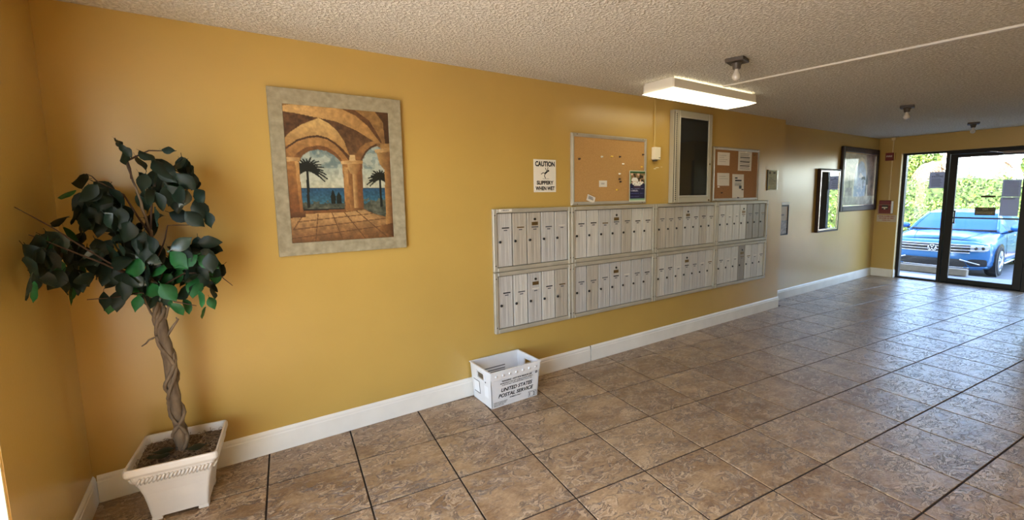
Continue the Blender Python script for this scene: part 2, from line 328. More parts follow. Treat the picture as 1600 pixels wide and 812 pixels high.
# leaf placements on the ficus: base point, tip direction, facing, scale, colour
LEAVES = [
(0.075,-.306,1.781,0.435,-.219,-.873,-.82,0.305,-.485,0.50,0),
(0.097,-.373,1.748,0.336,-.079,-.938,-.507,-.855,-.11,0.50,0),
(0.109,-.376,1.737,0.34,-.369,-.865,-.476,-.861,0.18,0.55,0),
(0.073,-.232,1.782,0.24,-.694,-.679,-.349,-.715,0.606,0.50,0),
(0.093,-.336,1.712,0.062,-.682,-.729,-.573,-.623,0.533,0.70,0),
(0.183,-.423,1.728,0.719,-.603,-.346,0.012,-.486,0.874,0.80,0),
(0.257,-.436,1.744,0.82,-.564,-.101,-.509,-.797,0.324,0.60,0),
(0.292,-.215,1.710,0.314,-.773,-.552,-.625,-.606,0.493,0.70,0),
(0.309,-.225,1.673,0.068,-.677,-.733,-.778,-.495,0.386,0.75,0),
(0.133,-.202,1.697,0.314,-.405,-.859,-.789,0.392,-.473,1.00,0),
(0.233,-.384,1.688,0.873,-.317,-.37,-.002,-.762,0.648,1.00,0),
(0.239,-.415,1.644,0.582,-.491,-.648,-.337,-.871,0.357,1.00,0),
(0.188,-.236,1.595,-.024,-.314,-.949,-.941,0.328,-.085,1.00,0),
(0.279,-.247,1.619,0.509,-.375,-.775,-.062,-.914,0.401,1.00,0),
(0.342,-.433,1.549,0.123,-.784,-.608,-.713,-.496,0.495,0.90,0),
(0.311,-.249,1.595,0.557,-.42,-.716,-.829,-.329,-.452,0.90,0),
(0.259,-.323,1.551,0.181,-.566,-.804,-.972,-.227,-.059,1.00,0),
(0.352,-.316,1.483,0.405,-.269,-.874,0.133,-.928,0.347,1.10,0),
(0.263,-.225,1.446,0.822,-.438,-.365,-.324,-.886,0.332,1.10,0),
(0.373,-.413,1.433,0.058,-.476,-.877,-.716,-.632,0.295,0.90,0),
(0.326,-.438,1.442,0.687,-.31,-.658,-.045,-.921,0.387,1.00,0),
(0.133,-.286,1.509,0.241,0.365,-.899,-.44,-.785,-.437,1.00,2),
(0.183,-.418,1.455,-.204,0.032,-.978,-.949,-.254,0.19,0.90,2),
(0.177,-.228,1.637,-.124,-.669,-.733,-.181,-.711,0.679,1.00,0),
(0.24,-.27,1.591,0.451,-.651,-.61,-.463,-.755,0.463,0.90,1),
(-.08,-.21,1.617,-.802,0.593,-.079,-.58,-.739,0.343,1.10,0),
(-.092,-.372,1.564,-.93,0.344,-.129,-.28,-.437,0.854,0.80,1),
(-.054,-.326,1.524,-.618,-.031,-.786,0.227,-.964,-.141,1.10,0),
(-.012,-.25,1.543,0.493,-.111,-.863,0.512,-.765,0.391,1.10,0),
(0.024,-.184,1.531,0.306,-.416,-.857,-.436,-.861,0.262,1.00,0),
(0.017,-.316,1.584,0.755,-.4,-.519,-.198,-.894,0.402,1.00,0),
(-.032,-.251,1.481,-.07,-.079,-.994,-.356,-.929,0.099,1.10,0),
(0.025,-.179,1.474,-.241,-.021,-.97,-.368,-.923,0.111,1.00,0),
(0.072,-.415,1.451,-.15,-.194,-.969,-.233,-.946,0.225,1.00,0),
(-.054,-.412,1.434,-.233,0.272,-.934,-.676,-.736,-.046,1.00,0),
(-.121,-.407,1.458,-.797,0.604,0.008,-.342,-.462,0.819,1.00,0),
(-.015,-.299,1.419,-.206,-.275,-.939,-.113,-.947,0.301,1.10,0),
(0.067,-.314,1.393,-.606,-.008,-.795,-.571,-.692,0.442,1.00,0),
(-.015,-.403,1.561,-.937,-.077,-.34,-.157,-.777,0.609,1.00,0),
(-.135,-.65,1.371,-.641,0.583,-.499,-.679,-.734,0.016,1.10,0),
(-.132,-.514,1.370,-.731,0.592,-.339,-.587,-.291,0.756,1.00,0),
(-.129,-.276,1.371,-.003,0.3,-.954,-.803,-.569,-.176,1.00,1),
(-.135,-.748,1.296,0.012,0.318,-.948,-.667,-.703,-.245,1.00,0),
(-.131,-.816,1.247,-.46,-.055,-.886,-.869,-.175,0.462,1.00,0),
(-.133,-.648,1.230,0.401,0.353,-.845,-.255,-.843,-.473,1.00,0),
(-.135,-.751,1.212,-.223,0.005,-.975,-.751,-.639,0.168,0.80,1),
(-.131,-.469,1.193,0.034,0.214,-.976,-.77,-.617,-.162,1.10,0),
(-.133,-.345,1.135,-.361,-.205,-.91,-.93,0.011,0.366,0.90,1),
(-.123,-.255,1.158,0.076,-.173,-.982,0.012,-.985,0.175,1.00,0),
(-.121,-.188,1.216,-.554,0.343,-.758,-.756,-.589,0.286,1.00,1),
(-.134,-.714,1.342,-.532,0.772,-.348,-.769,-.269,0.579,1.00,0),
(-.135,-.631,1.296,-.108,0.606,-.788,-.992,-.118,0.046,1.00,0),
(-.135,-.513,1.337,-.139,0.382,-.913,0.709,-.606,-.361,1.00,1),
(-.056,-.422,1.187,0.213,0.549,-.808,0.426,-.796,-.429,1.00,0),
(-.059,-.206,1.214,-.321,0.157,-.934,-.868,-.442,0.224,1.00,2),
(0.265,-.422,1.324,0.795,-.171,0.582,-.307,-.941,0.144,1.00,2),
(0.367,-.355,1.311,0.963,-.234,-.135,-.264,-.919,-.291,1.00,0),
(0.385,-.201,1.274,0.561,-.798,-.22,-.748,-.603,0.279,1.00,0),
(0.371,-.43,1.229,0.053,-.206,-.977,0.006,-.978,0.207,1.00,0),
(0.332,-.371,1.145,-.355,-.492,-.795,0.266,-.868,0.419,1.00,0),
(0.375,-.241,1.144,-.077,-.384,-.92,-.527,-.767,0.365,0.80,0),
(0.355,-.262,1.054,-.002,0.301,-.954,-.886,-.442,-.137,0.90,0),
(0.31,-.438,1.066,-.195,-.259,-.946,-.835,-.462,0.299,0.80,1),
(0.36,-.365,1.024,0.287,-.16,-.944,0.121,-.972,0.202,0.70,1),
(0.326,-.235,0.954,-.095,0.182,-.979,0.924,-.351,-.154,0.70,1),
(0.222,-.243,1.253,0.318,-.399,-.86,-.916,-.364,-.17,1.20,2),
(0.297,-.247,1.263,0.769,-.371,-.52,-.233,-.921,0.312,1.00,0),
(-.018,-.413,1.098,-.227,-.001,-.974,-.602,-.786,0.141,0.90,0),
(-.03,-.205,1.036,-.227,-.154,-.962,0.053,-.988,0.146,0.80,1),
(0.021,-.353,1.081,-.117,-.147,-.982,0.002,-.989,0.147,1.00,0),
(0.088,-.403,1.074,-.292,-.399,-.869,-.388,-.781,0.489,0.80,1),
(0.083,-.18,1.039,0.078,0.272,-.959,-.537,-.799,-.27,1.00,0),
(0.153,-.364,1.108,0.17,-.034,-.985,-.125,-.992,0.012,1.10,2),
(0.184,-.342,1.055,0.369,-.563,-.739,-.805,-.591,0.048,0.90,1),
(0.219,-.361,1.010,0.362,-.034,-.931,-.485,-.86,-.157,0.80,1),
(0.207,-.304,1.091,0.23,0.061,-.971,0.038,-.998,-.053,0.80,1),
(0.045,-.29,1.155,0.271,-.186,-.945,-.834,-.534,-.134,0.80,1),
(0.249,-.299,1.012,-.026,-.316,-.948,-.694,-.677,0.245,0.80,1),
(0.151,-.267,1.046,-.013,-.558,-.83,-.987,-.124,0.099,1.00,0),
(0.083,-.241,1.143,-.188,-.097,-.977,-.541,-.821,0.185,1.10,0),
(0.263,-.423,1.554,-.789,0.509,-.344,-.595,-.772,0.223,1.13,0),
(0.143,-.238,1.613,0.314,-.301,-.901,-.891,-.421,-.17,1.04,0),
(0.233,-.281,1.657,0.184,0.095,-.978,-.493,-.852,-.175,0.92,0),
(0.198,-.416,1.521,0.019,-.05,-.999,-.606,-.795,0.028,0.90,0),
(0.294,-.199,1.685,0.034,0.126,-.991,-.073,-.989,-.128,1.11,0),
(0.175,-.172,1.668,0.017,0.103,-.995,-.983,-.18,-.036,1.11,0),
(0.232,-.184,1.571,-.4,0.813,-.424,-.894,-.243,0.377,1.14,0),
(0.315,-.291,1.648,0.133,-.508,-.851,-.975,-.222,-.02,0.90,0),
(0.186,-.168,1.587,-.049,-.549,-.835,-.466,-.727,0.505,0.94,2),
(0.304,-.426,1.606,0.573,-.164,-.803,-.318,-.947,-.033,0.99,0),
(0.287,-.387,1.691,-.645,0.711,-.28,-.703,-.407,0.584,1.10,0),
(0.215,-.372,1.587,-.347,-.16,-.924,-.885,-.27,0.379,0.86,2),
(0.179,-.348,1.553,-.582,0.273,-.766,-.591,-.789,0.169,0.96,0),
(0.243,-.398,1.548,0,-.412,-.911,0.428,-.823,0.373,1.07,0),
(0.291,-.37,1.531,-.405,-.01,-.914,-.063,-.997,0.038,0.95,2),
(0.249,-.293,1.520,0.005,-.172,-.985,-.344,-.925,0.16,1.13,0),
(0.249,-.317,1.643,-.165,0.028,-.986,-.91,-.391,0.141,0.89,0),
(0.325,-.175,1.602,0.083,0.536,-.84,-.397,-.755,-.521,0.92,0),
(0.253,-.367,1.538,0.377,0.204,-.904,-.511,-.768,-.386,1.12,0),
(0.164,-.438,1.602,-.254,-.127,-.959,-.261,0.964,-.058,0.89,0),
(0.262,-.398,1.546,0.464,0.048,-.884,-.258,-.948,-.187,1.10,0),
(0.2,-.321,1.614,-.409,-.277,-.87,-.461,-.76,0.458,1.11,0),
(0.329,-.307,1.615,-.101,-.322,-.941,0.18,-.937,0.301,0.94,0),
(0.232,-.411,1.670,0.637,-.426,-.643,0.307,-.625,0.718,1.15,0),
(0.063,-.251,1.464,-.042,-.345,-.938,-.696,-.663,0.275,0.93,0),
(0.049,-.432,1.425,-.155,0.28,-.948,-.964,0.168,0.207,1.09,0),
(0.038,-.346,1.454,-.096,-.037,-.995,-.145,-.988,0.051,1.06,0),
(-.077,-.201,1.495,0.422,-.555,-.717,-.357,-.828,0.432,1.06,0),
(-.069,-.278,1.408,-.07,-.261,-.963,0.995,0.057,-.088,1.01,0),
(-.091,-.178,1.458,-.061,-.168,-.984,-.382,-.907,0.179,1.10,0),
(0,-.274,1.433,0.567,-.416,-.711,0.073,-.835,0.546,1.10,0),
(-.038,-.389,1.431,0.21,-.903,-.374,-.686,-.408,0.602,1.06,0),
(-.029,-.22,1.486,-.342,0.765,-.546,0.647,-.23,-.727,0.99,0),
(-.002,-.192,1.446,0.632,-.774,0.031,-.169,-.099,0.981,0.90,0),
(0.021,-.206,1.474,0.821,-.088,-.565,-.117,-.993,-.015,1.08,0),
(-.003,-.256,1.448,-.205,0.523,-.827,-.978,-.141,0.154,0.90,2),
(-.025,-.343,1.465,0.341,-.223,-.913,-.15,-.972,0.181,0.86,0),
(-.009,-.365,1.544,0.202,-.91,-.361,-.332,-.411,0.849,0.89,2),
(-.069,-.179,1.555,-.219,0.777,-.59,-.951,-.034,0.308,0.96,0),
(-.009,-.233,1.473,-.229,0.032,-.973,-.631,-.766,0.124,1.12,0),
(-.055,-.32,1.511,-.32,0.194,-.927,-.548,-.836,0.015,0.86,0),
(-.009,-.173,1.572,0.592,-.163,-.789,-.229,-.973,0.029,0.95,0),
(-.024,-.221,1.400,0.621,-.729,-.287,-.719,-.383,-.58,1.04,0),
(-.016,-.427,1.559,-.703,0.103,-.704,-.317,-.931,0.18,1.02,0),
(0.013,-.357,1.521,-.454,0.001,-.891,-.073,-.997,0.036,1.02,0),
(0.002,-.249,1.561,-.424,-.59,-.687,-.053,-.742,0.669,1.12,0),
(-.062,-.179,1.505,0.158,-.612,-.775,-.937,-.34,0.078,0.96,0),
(0.017,-.386,1.538,-.788,0.401,0.468,0.012,-.75,0.662,1.00,0),
(-.024,-.348,1.527,0.43,-.416,-.801,-.555,-.822,0.129,0.99,0),
(-.084,-.34,1.472,-.34,-.417,-.843,-.766,-.397,0.506,0.94,0),
(0.042,-.379,1.430,0.524,-.216,-.824,-.34,-.94,0.03,1.13,2),
(0.049,-.36,1.540,0.223,0.131,-.966,-.714,-.653,-.253,0.90,0),
(-.131,-.207,1.271,-.126,-.188,-.974,0.138,-.976,0.171,1.08,0),
(-.135,-.527,1.295,0.474,0.1,-.875,-.169,-.965,-.202,1.01,0),
(-.131,-.362,1.310,0.155,-.067,-.986,-.296,-.955,0.018,0.93,0),
(-.135,-.403,1.207,0.315,0.299,-.901,-.735,-.523,-.431,0.85,0),
(-.069,-.308,1.286,-.067,-.538,-.84,0.058,-.843,0.535,0.99,0),
(-.058,-.172,1.280,0.311,-.878,-.363,-.76,-.459,0.461,1.11,0),
(-.132,-.615,1.346,-.559,0.8,-.218,-.733,-.354,0.582,1.06,0),
(-.134,-.375,1.326,-.51,0.276,-.815,-.859,-.121,0.497,1.12,0),
(-.132,-.673,1.320,0.052,-.285,-.957,-.961,-.276,0.03,1.03,0),
(-.131,-.631,1.257,-.237,0.334,-.912,-.603,-.787,-.131,0.86,0),
(-.134,-.614,1.285,-.382,0.204,-.901,-.021,-.977,-.212,1.13,0),
(-.134,-.67,1.298,-.592,-.041,-.805,-.583,-.667,0.463,1.04,0),
(-.134,-.415,1.370,0.818,-.381,-.43,-.158,-.869,0.47,1.11,2),
(-.133,-.672,1.328,0.46,-.287,-.841,-.341,-.931,0.131,1.00,0),
(-.038,-.25,1.288,-.275,-.59,-.759,-.322,-.687,0.651,1.04,2),
(-.131,-.367,1.203,0.385,-.132,-.913,0.11,-.976,0.188,0.93,0),
(-.127,-.274,1.322,-.098,-.715,-.693,-.796,-.362,0.485,0.92,0),
(-.132,-.49,1.253,0.264,0.33,-.906,0.166,-.941,-.294,1.06,1),
(-.118,-.174,1.348,-.586,-.319,-.745,-.348,-.731,0.587,1.03,0),
(-.131,-.624,1.246,-.096,0.25,-.963,0.869,-.452,-.204,1.09,0),
(-.021,-.366,1.236,-.827,0.407,-.387,-.533,-.786,0.313,1.10,0),
(-.131,-.69,1.298,-.008,-.331,-.943,-.633,-.729,0.262,0.95,0),
(-.084,-.427,1.314,-.499,0.661,-.56,-.86,-.303,0.41,1.04,0),
(-.042,-.419,1.294,-.942,0.07,-.328,-.28,-.703,0.654,1.03,0),
(-.133,-.266,1.223,-.661,-.142,-.737,-.234,-.894,0.382,0.86,2),
(-.024,-.413,1.282,0.119,0.359,-.926,0.265,-.91,-.319,0.99,2),
(-.065,-.19,1.232,-.591,-.275,-.759,-.526,-.581,0.62,0.90,0),
(-.133,-.452,1.314,-.344,-.014,-.939,-.778,-.556,0.293,0.90,0),
(-.133,-.558,1.344,0.172,0.043,-.984,0.867,-.48,0.13,0.99,0),
(-.133,-.499,1.217,-.642,-.016,-.766,-.167,-.973,0.16,0.99,0),
(-.1,-.274,1.312,0.013,-.065,-.998,-.166,-.984,0.062,0.91,0),
(-.135,-.708,1.337,0.422,-.14,-.896,-.407,-.912,-.049,0.96,0),
(-.132,-.524,1.306,-.224,-.453,-.863,0.42,-.844,0.334,0.92,0),
(-.089,-.388,1.195,0.183,-.481,-.857,-.326,-.853,0.409,1.14,0),
(-.053,-.394,1.296,0.567,-.523,0.636,-.813,-.479,0.331,1.01,2),
(-.132,-.455,1.368,0.401,-.54,-.74,-.421,-.826,0.375,1.12,2),
(0.03,-.224,1.107,-.126,-.142,-.982,0.834,0.521,-.182,0.97,1),
(0.05,-.376,1.308,-.072,0.328,-.942,-.924,-.377,-.061,0.86,2),
(0.057,-.289,1.271,0.026,-.197,-.98,0.17,-.965,0.199,1.01,2),
(0.138,-.242,1.199,-.394,0.046,-.918,-.643,-.728,0.239,0.86,0),
(0.068,-.336,1.251,0.573,-.526,-.629,-.37,-.85,0.375,1.12,0),
(-.005,-.173,1.250,0.468,-.652,-.597,-.765,-.637,0.095,0.88,0),
(0.013,-.219,1.360,-.493,-.229,-.839,-.738,-.401,0.543,0.89,0),
(-.031,-.272,1.322,0.303,-.543,-.783,-.054,-.83,0.555,0.98,2),
(0.059,-.16,1.305,0.359,0.432,-.828,-.622,-.551,-.557,0.91,2),
(0.019,-.345,1.288,0.229,-.049,-.972,-.732,-.667,-.139,0.98,2),
(0.019,-.37,1.185,0.576,-.342,-.743,-.374,-.918,0.133,1.02,0),
(0.047,-.393,1.166,0.611,-.653,-.448,-.774,-.613,-.162,1.07,0),
(0.091,-.194,1.299,0.126,-.326,-.937,-.757,-.642,0.122,0.87,0),
(-.004,-.334,1.320,-.549,-.358,-.755,0.067,-.92,0.386,0.94,0),
(0.073,-.263,1.377,-.338,0.362,-.869,-.366,-.901,-.233,1.11,2),
(0.157,-.375,1.210,-.486,0.218,-.846,-.335,-.941,-.05,0.96,0),
(0.048,-.181,1.131,0.176,-.506,-.844,-.483,-.792,0.374,1.06,2),
(0.045,-.395,1.133,-.058,-.22,-.974,-.31,-.923,0.227,0.95,0),
(0.134,-.188,1.236,-.385,-.194,-.902,-.433,-.825,0.363,1.01,0),
(0.164,-.391,1.216,0.545,-.794,0.27,-.739,-.303,0.602,1.09,1),
(0.035,-.206,1.369,-.83,0.271,-.487,-.553,-.509,0.659,0.99,0),
(0.138,-.285,1.266,-.311,-.062,-.948,-.146,-.983,0.112,0.93,0),
(-.027,-.194,1.221,-.268,-.3,-.915,-.026,-.948,0.318,0.92,0),
(0.135,-.372,1.210,-.595,0.328,-.733,-.756,0.082,0.65,1.10,0),
(0.072,-.367,1.381,-.891,0.119,-.437,-.39,-.692,0.607,1.12,0),
(-.038,-.172,1.149,-.486,0.459,-.743,-.601,-.793,-.098,1.11,0),
(0.084,-.385,1.165,0.751,-.401,-.524,-.434,-.899,0.065,0.91,2),
(0.039,-.329,1.301,0.23,0.228,-.946,-.904,-.309,-.295,0.94,2),
(0.045,-.403,1.263,-.991,0.123,-.056,-.131,-.776,0.617,1.13,0),
(0.074,-.163,1.173,0.283,0.172,-.944,-.959,0.081,-.273,0.96,0),
(0.051,-.163,1.173,-.247,0.173,-.953,-.727,-.683,0.065,0.96,0),
(0.049,-.181,1.151,-.28,-.109,-.954,-.937,-.186,0.296,1.13,0),
(-.008,-.241,1.180,0.006,0.073,-.997,-.973,-.229,-.023,1.14,1),
(0.138,-.32,1.183,0.567,-.741,-.36,-.821,-.546,-.169,1.03,0),
(-.018,-.237,1.239,-.872,0.115,-.476,-.336,-.848,0.409,0.97,0),
(-.01,-.349,1.213,-.336,-.671,-.661,-.242,-.617,0.749,1.03,0),
(0.033,-.252,1.355,0.797,-.447,-.406,-.574,-.355,-.738,0.96,0),
(0.158,-.42,1.330,0.116,-.492,-.863,-.526,-.767,0.367,0.93,0),
(0.057,-.199,1.111,0.279,-.814,-.509,-.658,-.548,0.516,0.92,1),
(-.034,-.33,1.237,0.767,-.306,-.564,-.034,-.897,0.44,1.07,0),
(0.141,-.19,1.179,-.181,-.558,-.81,-.704,-.501,0.503,1.03,0),
(0.184,-.288,1.143,-.66,0.027,-.751,-.238,-.955,0.175,0.91,1),
(0.187,-.245,1.125,-.689,0.324,-.649,-.229,-.946,-.23,1.10,0),
(0.29,-.252,1.199,-.543,-.226,-.809,-.102,-.938,0.33,1.13,0),
(0.108,-.357,1.140,-.314,0.267,-.911,-.883,0.271,0.383,0.90,0),
(0.198,-.161,1.253,-.435,-.093,-.895,-.865,-.232,0.445,1.07,0),
(0.251,-.372,1.098,-.824,0.338,-.454,-.561,-.598,0.573,1.14,0),
(0.144,-.329,1.189,0.243,-.133,-.961,-.281,-.958,0.061,0.88,0),
(0.135,-.184,1.149,0.628,0.006,-.778,0.086,-.994,0.062,1.06,0),
(0.165,-.345,1.066,0.407,-.113,-.906,-.623,-.76,-.185,1.08,2),
(0.228,-.243,1.210,0.492,-.443,-.75,-.568,-.816,0.109,1.07,1),
(0.274,-.172,1.174,0.002,0.186,-.982,-.489,-.857,-.164,1.06,0),
(0.236,-.196,1.130,-.448,0.286,-.847,-.844,-.446,0.296,0.87,0),
(0.151,-.237,1.231,0.222,-.772,-.596,-.42,-.627,0.656,0.93,2),
(0.077,-.326,1.191,0.971,0.078,-.226,0.121,-.975,0.184,0.88,0),
(0.138,-.383,1.113,-.74,0.569,-.358,-.59,-.805,-.061,1.08,1),
(0.123,-.399,1.201,-.414,0.291,-.863,-.91,-.108,0.4,1.14,0),
(0.149,-.212,1.169,-.285,-.075,-.956,-.112,-.987,0.111,0.93,1),
(0.286,-.315,1.114,0.772,-.387,-.504,-.617,-.263,-.742,0.98,2),
(0.174,-.161,1.046,-.663,0.378,-.646,-.577,-.808,0.12,0.86,0),
(0.13,-.181,1.064,0.339,-.802,0.493,-.912,-.409,-.038,1.08,0),
(0.236,-.172,1.167,-.593,0.687,0.42,-.733,-.677,0.071,0.92,0),
(0.149,-.221,1.221,0.369,0.248,-.896,-.261,-.897,-.356,0.90,0),
(0.169,-.291,1.276,0.242,-.229,-.943,-.294,-.943,0.154,1.12,0),
(0.284,-.431,1.251,-.906,-.131,-.402,-.162,-.772,0.615,1.03,1),
(0.09,-.312,1.246,0.601,-.773,0.204,-.799,-.583,0.144,0.86,0),
(0.083,-.192,1.185,0.681,-.421,-.599,-.615,-.773,-.155,0.90,0),
(0.166,-.303,1.055,-.734,0.403,-.547,-.644,-.668,0.373,0.88,2),
(0.203,-.212,1.188,0.905,-.389,0.169,-.415,-.73,0.543,0.92,0),
(0.19,-.259,1.224,0.601,-.595,-.533,-.632,-.762,0.139,0.89,0),
(0.158,-.256,1.115,-.095,0.072,-.993,-.716,-.698,0.018,1.00,1),
(0.205,-.439,1.118,0.521,-.506,-.688,-.047,-.822,0.568,1.00,1),
(0.045,-.172,1.197,0.028,-.372,-.928,-.768,-.602,0.218,1.05,2),
(0.281,-.262,1.188,-.792,0.098,-.603,-.377,0.698,0.608,1.13,0),
(0.14,-.397,1.267,0.843,-.389,-.372,-.266,-.902,0.339,1.01,2),
(0.142,-.363,1.082,-.401,0.135,-.906,-.753,-.612,0.242,1.10,0),
(0.072,-.187,1.205,0.055,0.441,-.896,-.838,-.467,-.282,0.87,0),
(0.089,-.407,1.233,-.796,0.108,-.595,-.396,-.836,0.379,1.14,1),
(0.277,-.42,1.255,-.115,-.336,-.935,-.495,-.796,0.347,1.04,0),
(0.29,-.405,1.175,-.214,0.967,-.142,-.431,0.037,0.901,1.11,0),
(0.289,-.322,1.103,-.057,0.22,-.974,-.264,-.944,-.197,1.07,1),
(0.324,-.288,1.297,-.064,0.253,-.965,-.442,-.874,-.2,1.10,2),
(0.302,-.39,1.118,-.168,-.692,-.702,0.126,-.722,0.681,1.07,1),
(0.325,-.371,1.170,0.211,-.03,-.977,-.562,-.821,-.096,0.88,0),
(0.227,-.266,1.151,-.561,0.449,-.695,-.703,-.702,0.115,1.04,1),
(0.369,-.272,1.127,-.051,0.484,-.874,-.486,-.776,-.402,1.04,1),
(0.353,-.298,1.239,-.013,0.087,-.996,0.15,-.985,-.088,1.12,2),
(0.307,-.331,1.269,0.567,-.586,-.579,-.25,-.792,0.556,0.93,0),
(0.24,-.297,1.228,0.472,-.713,-.519,-.605,-.69,0.397,1.05,1),
(0.259,-.327,1.277,-.58,-.006,-.815,-.428,-.849,0.31,1.06,0),
(0.292,-.242,1.165,-.15,-.367,-.918,-.076,-.922,0.381,1.01,0),
(0.374,-.302,1.169,-.582,0.537,-.611,-.686,-.728,0.014,1.09,0),
(0.365,-.213,1.220,0.15,0.165,-.975,-.935,-.296,-.194,1.12,1),
(0.27,-.398,1.176,-.354,0.599,-.718,-.93,-.31,0.199,0.88,0),
(0.358,-.401,1.232,0.759,-.363,-.54,-.116,-.892,0.436,1.02,1),
(0.281,-.243,1.152,0.874,-.172,-.454,-.123,-.983,0.136,0.97,0),
(0.284,-.296,1.281,0.167,-.025,-.986,-.923,-.355,-.147,1.11,2),
(0.246,-.428,1.253,0.482,-.532,-.696,-.551,-.802,0.231,1.13,1),
(0.346,-.231,1.081,0.459,-.11,-.882,-.678,-.685,-.267,0.86,0),
(0.318,-.237,1.228,-.387,-.053,-.921,-.809,-.459,0.366,1.00,1),
(0.307,-.291,1.277,-.473,0.48,-.739,-.266,-.877,-.4,0.88,0),
(0.388,-.218,1.159,-.74,-.093,-.666,-.321,-.821,0.472,1.02,0),
(0.161,-.216,1.449,0.864,-.479,0.155,-.432,-.546,0.718,0.96,0),
(0.131,-.418,1.307,-.107,-.404,-.909,-.375,-.83,0.413,1.09,0),
(0.125,-.277,1.544,-.524,0.511,-.681,-.784,-.602,0.151,0.98,2),
(0.152,-.224,1.402,0.076,-.425,-.902,-.266,-.881,0.392,0.94,0),
(0.135,-.169,1.506,-.322,-.35,-.88,-.869,-.258,0.421,0.89,0),
(0.076,-.298,1.371,0.81,-.303,-.502,-.321,-.946,0.053,0.88,0),
(0.097,-.235,1.390,-.585,0.207,-.784,-.689,-.636,0.346,0.88,0),
(0.125,-.259,1.508,-.46,0.735,-.498,-.825,-.561,-.065,0.87,0),
(0.159,-.401,1.548,-.104,-.817,-.567,-.773,-.292,0.563,1.04,0),
(0.115,-.408,1.321,-.325,0.741,-.587,-.885,-.457,-.087,0.93,0),
(0.074,-.206,1.305,0.619,-.192,-.761,-.064,-.979,0.195,1.14,0),
(0.086,-.432,1.391,-.389,0.128,-.912,-.266,-.964,-.022,1.07,0),
(0.067,-.164,1.310,0.848,-.452,-.276,-.38,-.882,0.278,1.05,0),
(0.089,-.289,1.358,-.716,0.1,-.691,0.401,-.752,-.524,1.06,0),
(0.132,-.414,1.344,-.242,-.391,-.888,0.039,-.918,0.394,1.09,0),
(0.138,-.329,1.324,0.104,0.172,-.98,-.526,-.826,-.201,1.01,2),
]

# ================================================================= STRUCTURE
H = 2.435
XL = -0.204; XS = 6.42; YR = 0.20; YB = -4.3; XR = 7.35; YRC = -2.16
OPL = -0.945                       # end of the left wall, start of the street opening
OY0, OY1 = -0.13, -2.14            # opening in the end wall
# floor base (grout bed) with its tiles as children
fb = MB().box(XL-0.17, 10.30, YB-0.1, YR+0.2, -0.16, -0.004).build('floor', M['grout'])
tag(fb, 'brown stone-look ceramic tile floor with dark grout lines', None, kind='structure')
T = 0.457; TH = -0.1013; TC, TS = math.cos(TH), math.sin(TH); TX0, TY0 = 0.5694, 0.1029
GAP = 0.0046
def tpos(i, j): return (TX0+T*(TC*i+TS*j), TY0+T*(TS*i-TC*j))
def clip(poly, a, b, c):
    out = []
    for k in range(len(poly)):
        p, q = poly[k], poly[(k+1) % len(poly)]
        dp = a*p[0]+b*p[1]-c; dq = a*q[0]+b*q[1]-c
        if dp <= 0: out.append(p)
        if dp*dq < 0:
            t = dp/(dp-dq); out.append((p[0]+t*(q[0]-p[0]), p[1]+t*(q[1]-p[1])))
    return out
def area(p): return 0.5*sum(p[k][0]*p[(k+1) % len(p)][1]-p[(k+1) % len(p)][0]*p[k][1] for k in range(len(p)))
def tile_mesh(poly, name='tile'):
    if area(poly) < 0: poly = poly[::-1]
    cx = sum(p[0] for p in poly)/len(poly); cyy = sum(p[1] for p in poly)/len(poly)
    def inset(p, d):
        r = math.hypot(p[0]-cx, p[1]-cyy); return (p[0]-(p[0]-cx)/r*d*1.41, p[1]-(p[1]-cyy)/r*d*1.41)
    n = len(poly)
    v = [(p[0], p[1], -0.006) for p in poly]+[(p[0], p[1], -0.0014) for p in poly]+[(*inset(p, 0.0018), 0.0) for p in poly]
    f = [tuple(range(n-1, -1, -1)), tuple(range(2*n, 3*n))]
    for k in range(n):
        k2 = (k+1) % n; f += [(k, k2, k2+n, k+n), (k+n, k2+n, k2+2*n, k+2*n)]
    me = bpy.data.meshes.new(name); me.from_pydata(v, [], f); me.materials.append(M['tile']); return me
hs = T/2-GAP
full = tile_mesh([(-hs, -hs), (hs, -hs), (hs, hs), (-hs, hs)])
ntile = 0
for i in range(-6, 26):
    for j in range(-8, 13):
        c = [(tpos(i+a, j+b)) for a, b in ((.5, .5),)][0]
        g = GAP/T
        corners = [tpos(i+g, j+g), tpos(i+1-g, j+g), tpos(i+1-g, j+1-g), tpos(i+g, j+1-g)]
        ytop = YR-0.002 if min(p[0] for p in corners) > XS-0.25 else -0.002
        poly = corners
        for (a, b, k) in ((-1, 0, -(XL+0.002)), (1, 0, 10.2), (0, 1, ytop), (0, -1, -(YB+0.002))):
            if poly: poly = clip(poly, a, b, k)
        if len(poly) < 3 or abs(area(poly)) < 0.002: continue
        if min(p[0] for p in poly) > XR+0.05 and max(p[1] for p in poly) < YRC-0.02: continue
        if abs(abs(area(poly))-4*hs*hs) < 1e-4:
            o = bpy.data.objects.new('tile', full); o.location = (c[0], c[1], 0)
            o.rotation_euler = (0, 0, TH+rnd.choice((0, math.pi)))
        else:
            o = bpy.data.objects.new('tile', tile_mesh([(p[0]-c[0], p[1]-c[1]) for p in poly])); o.location = (c[0], c[1], 0)
        COL.objects.link(o); o.parent = fb; ntile += 1
print('tiles', ntile)

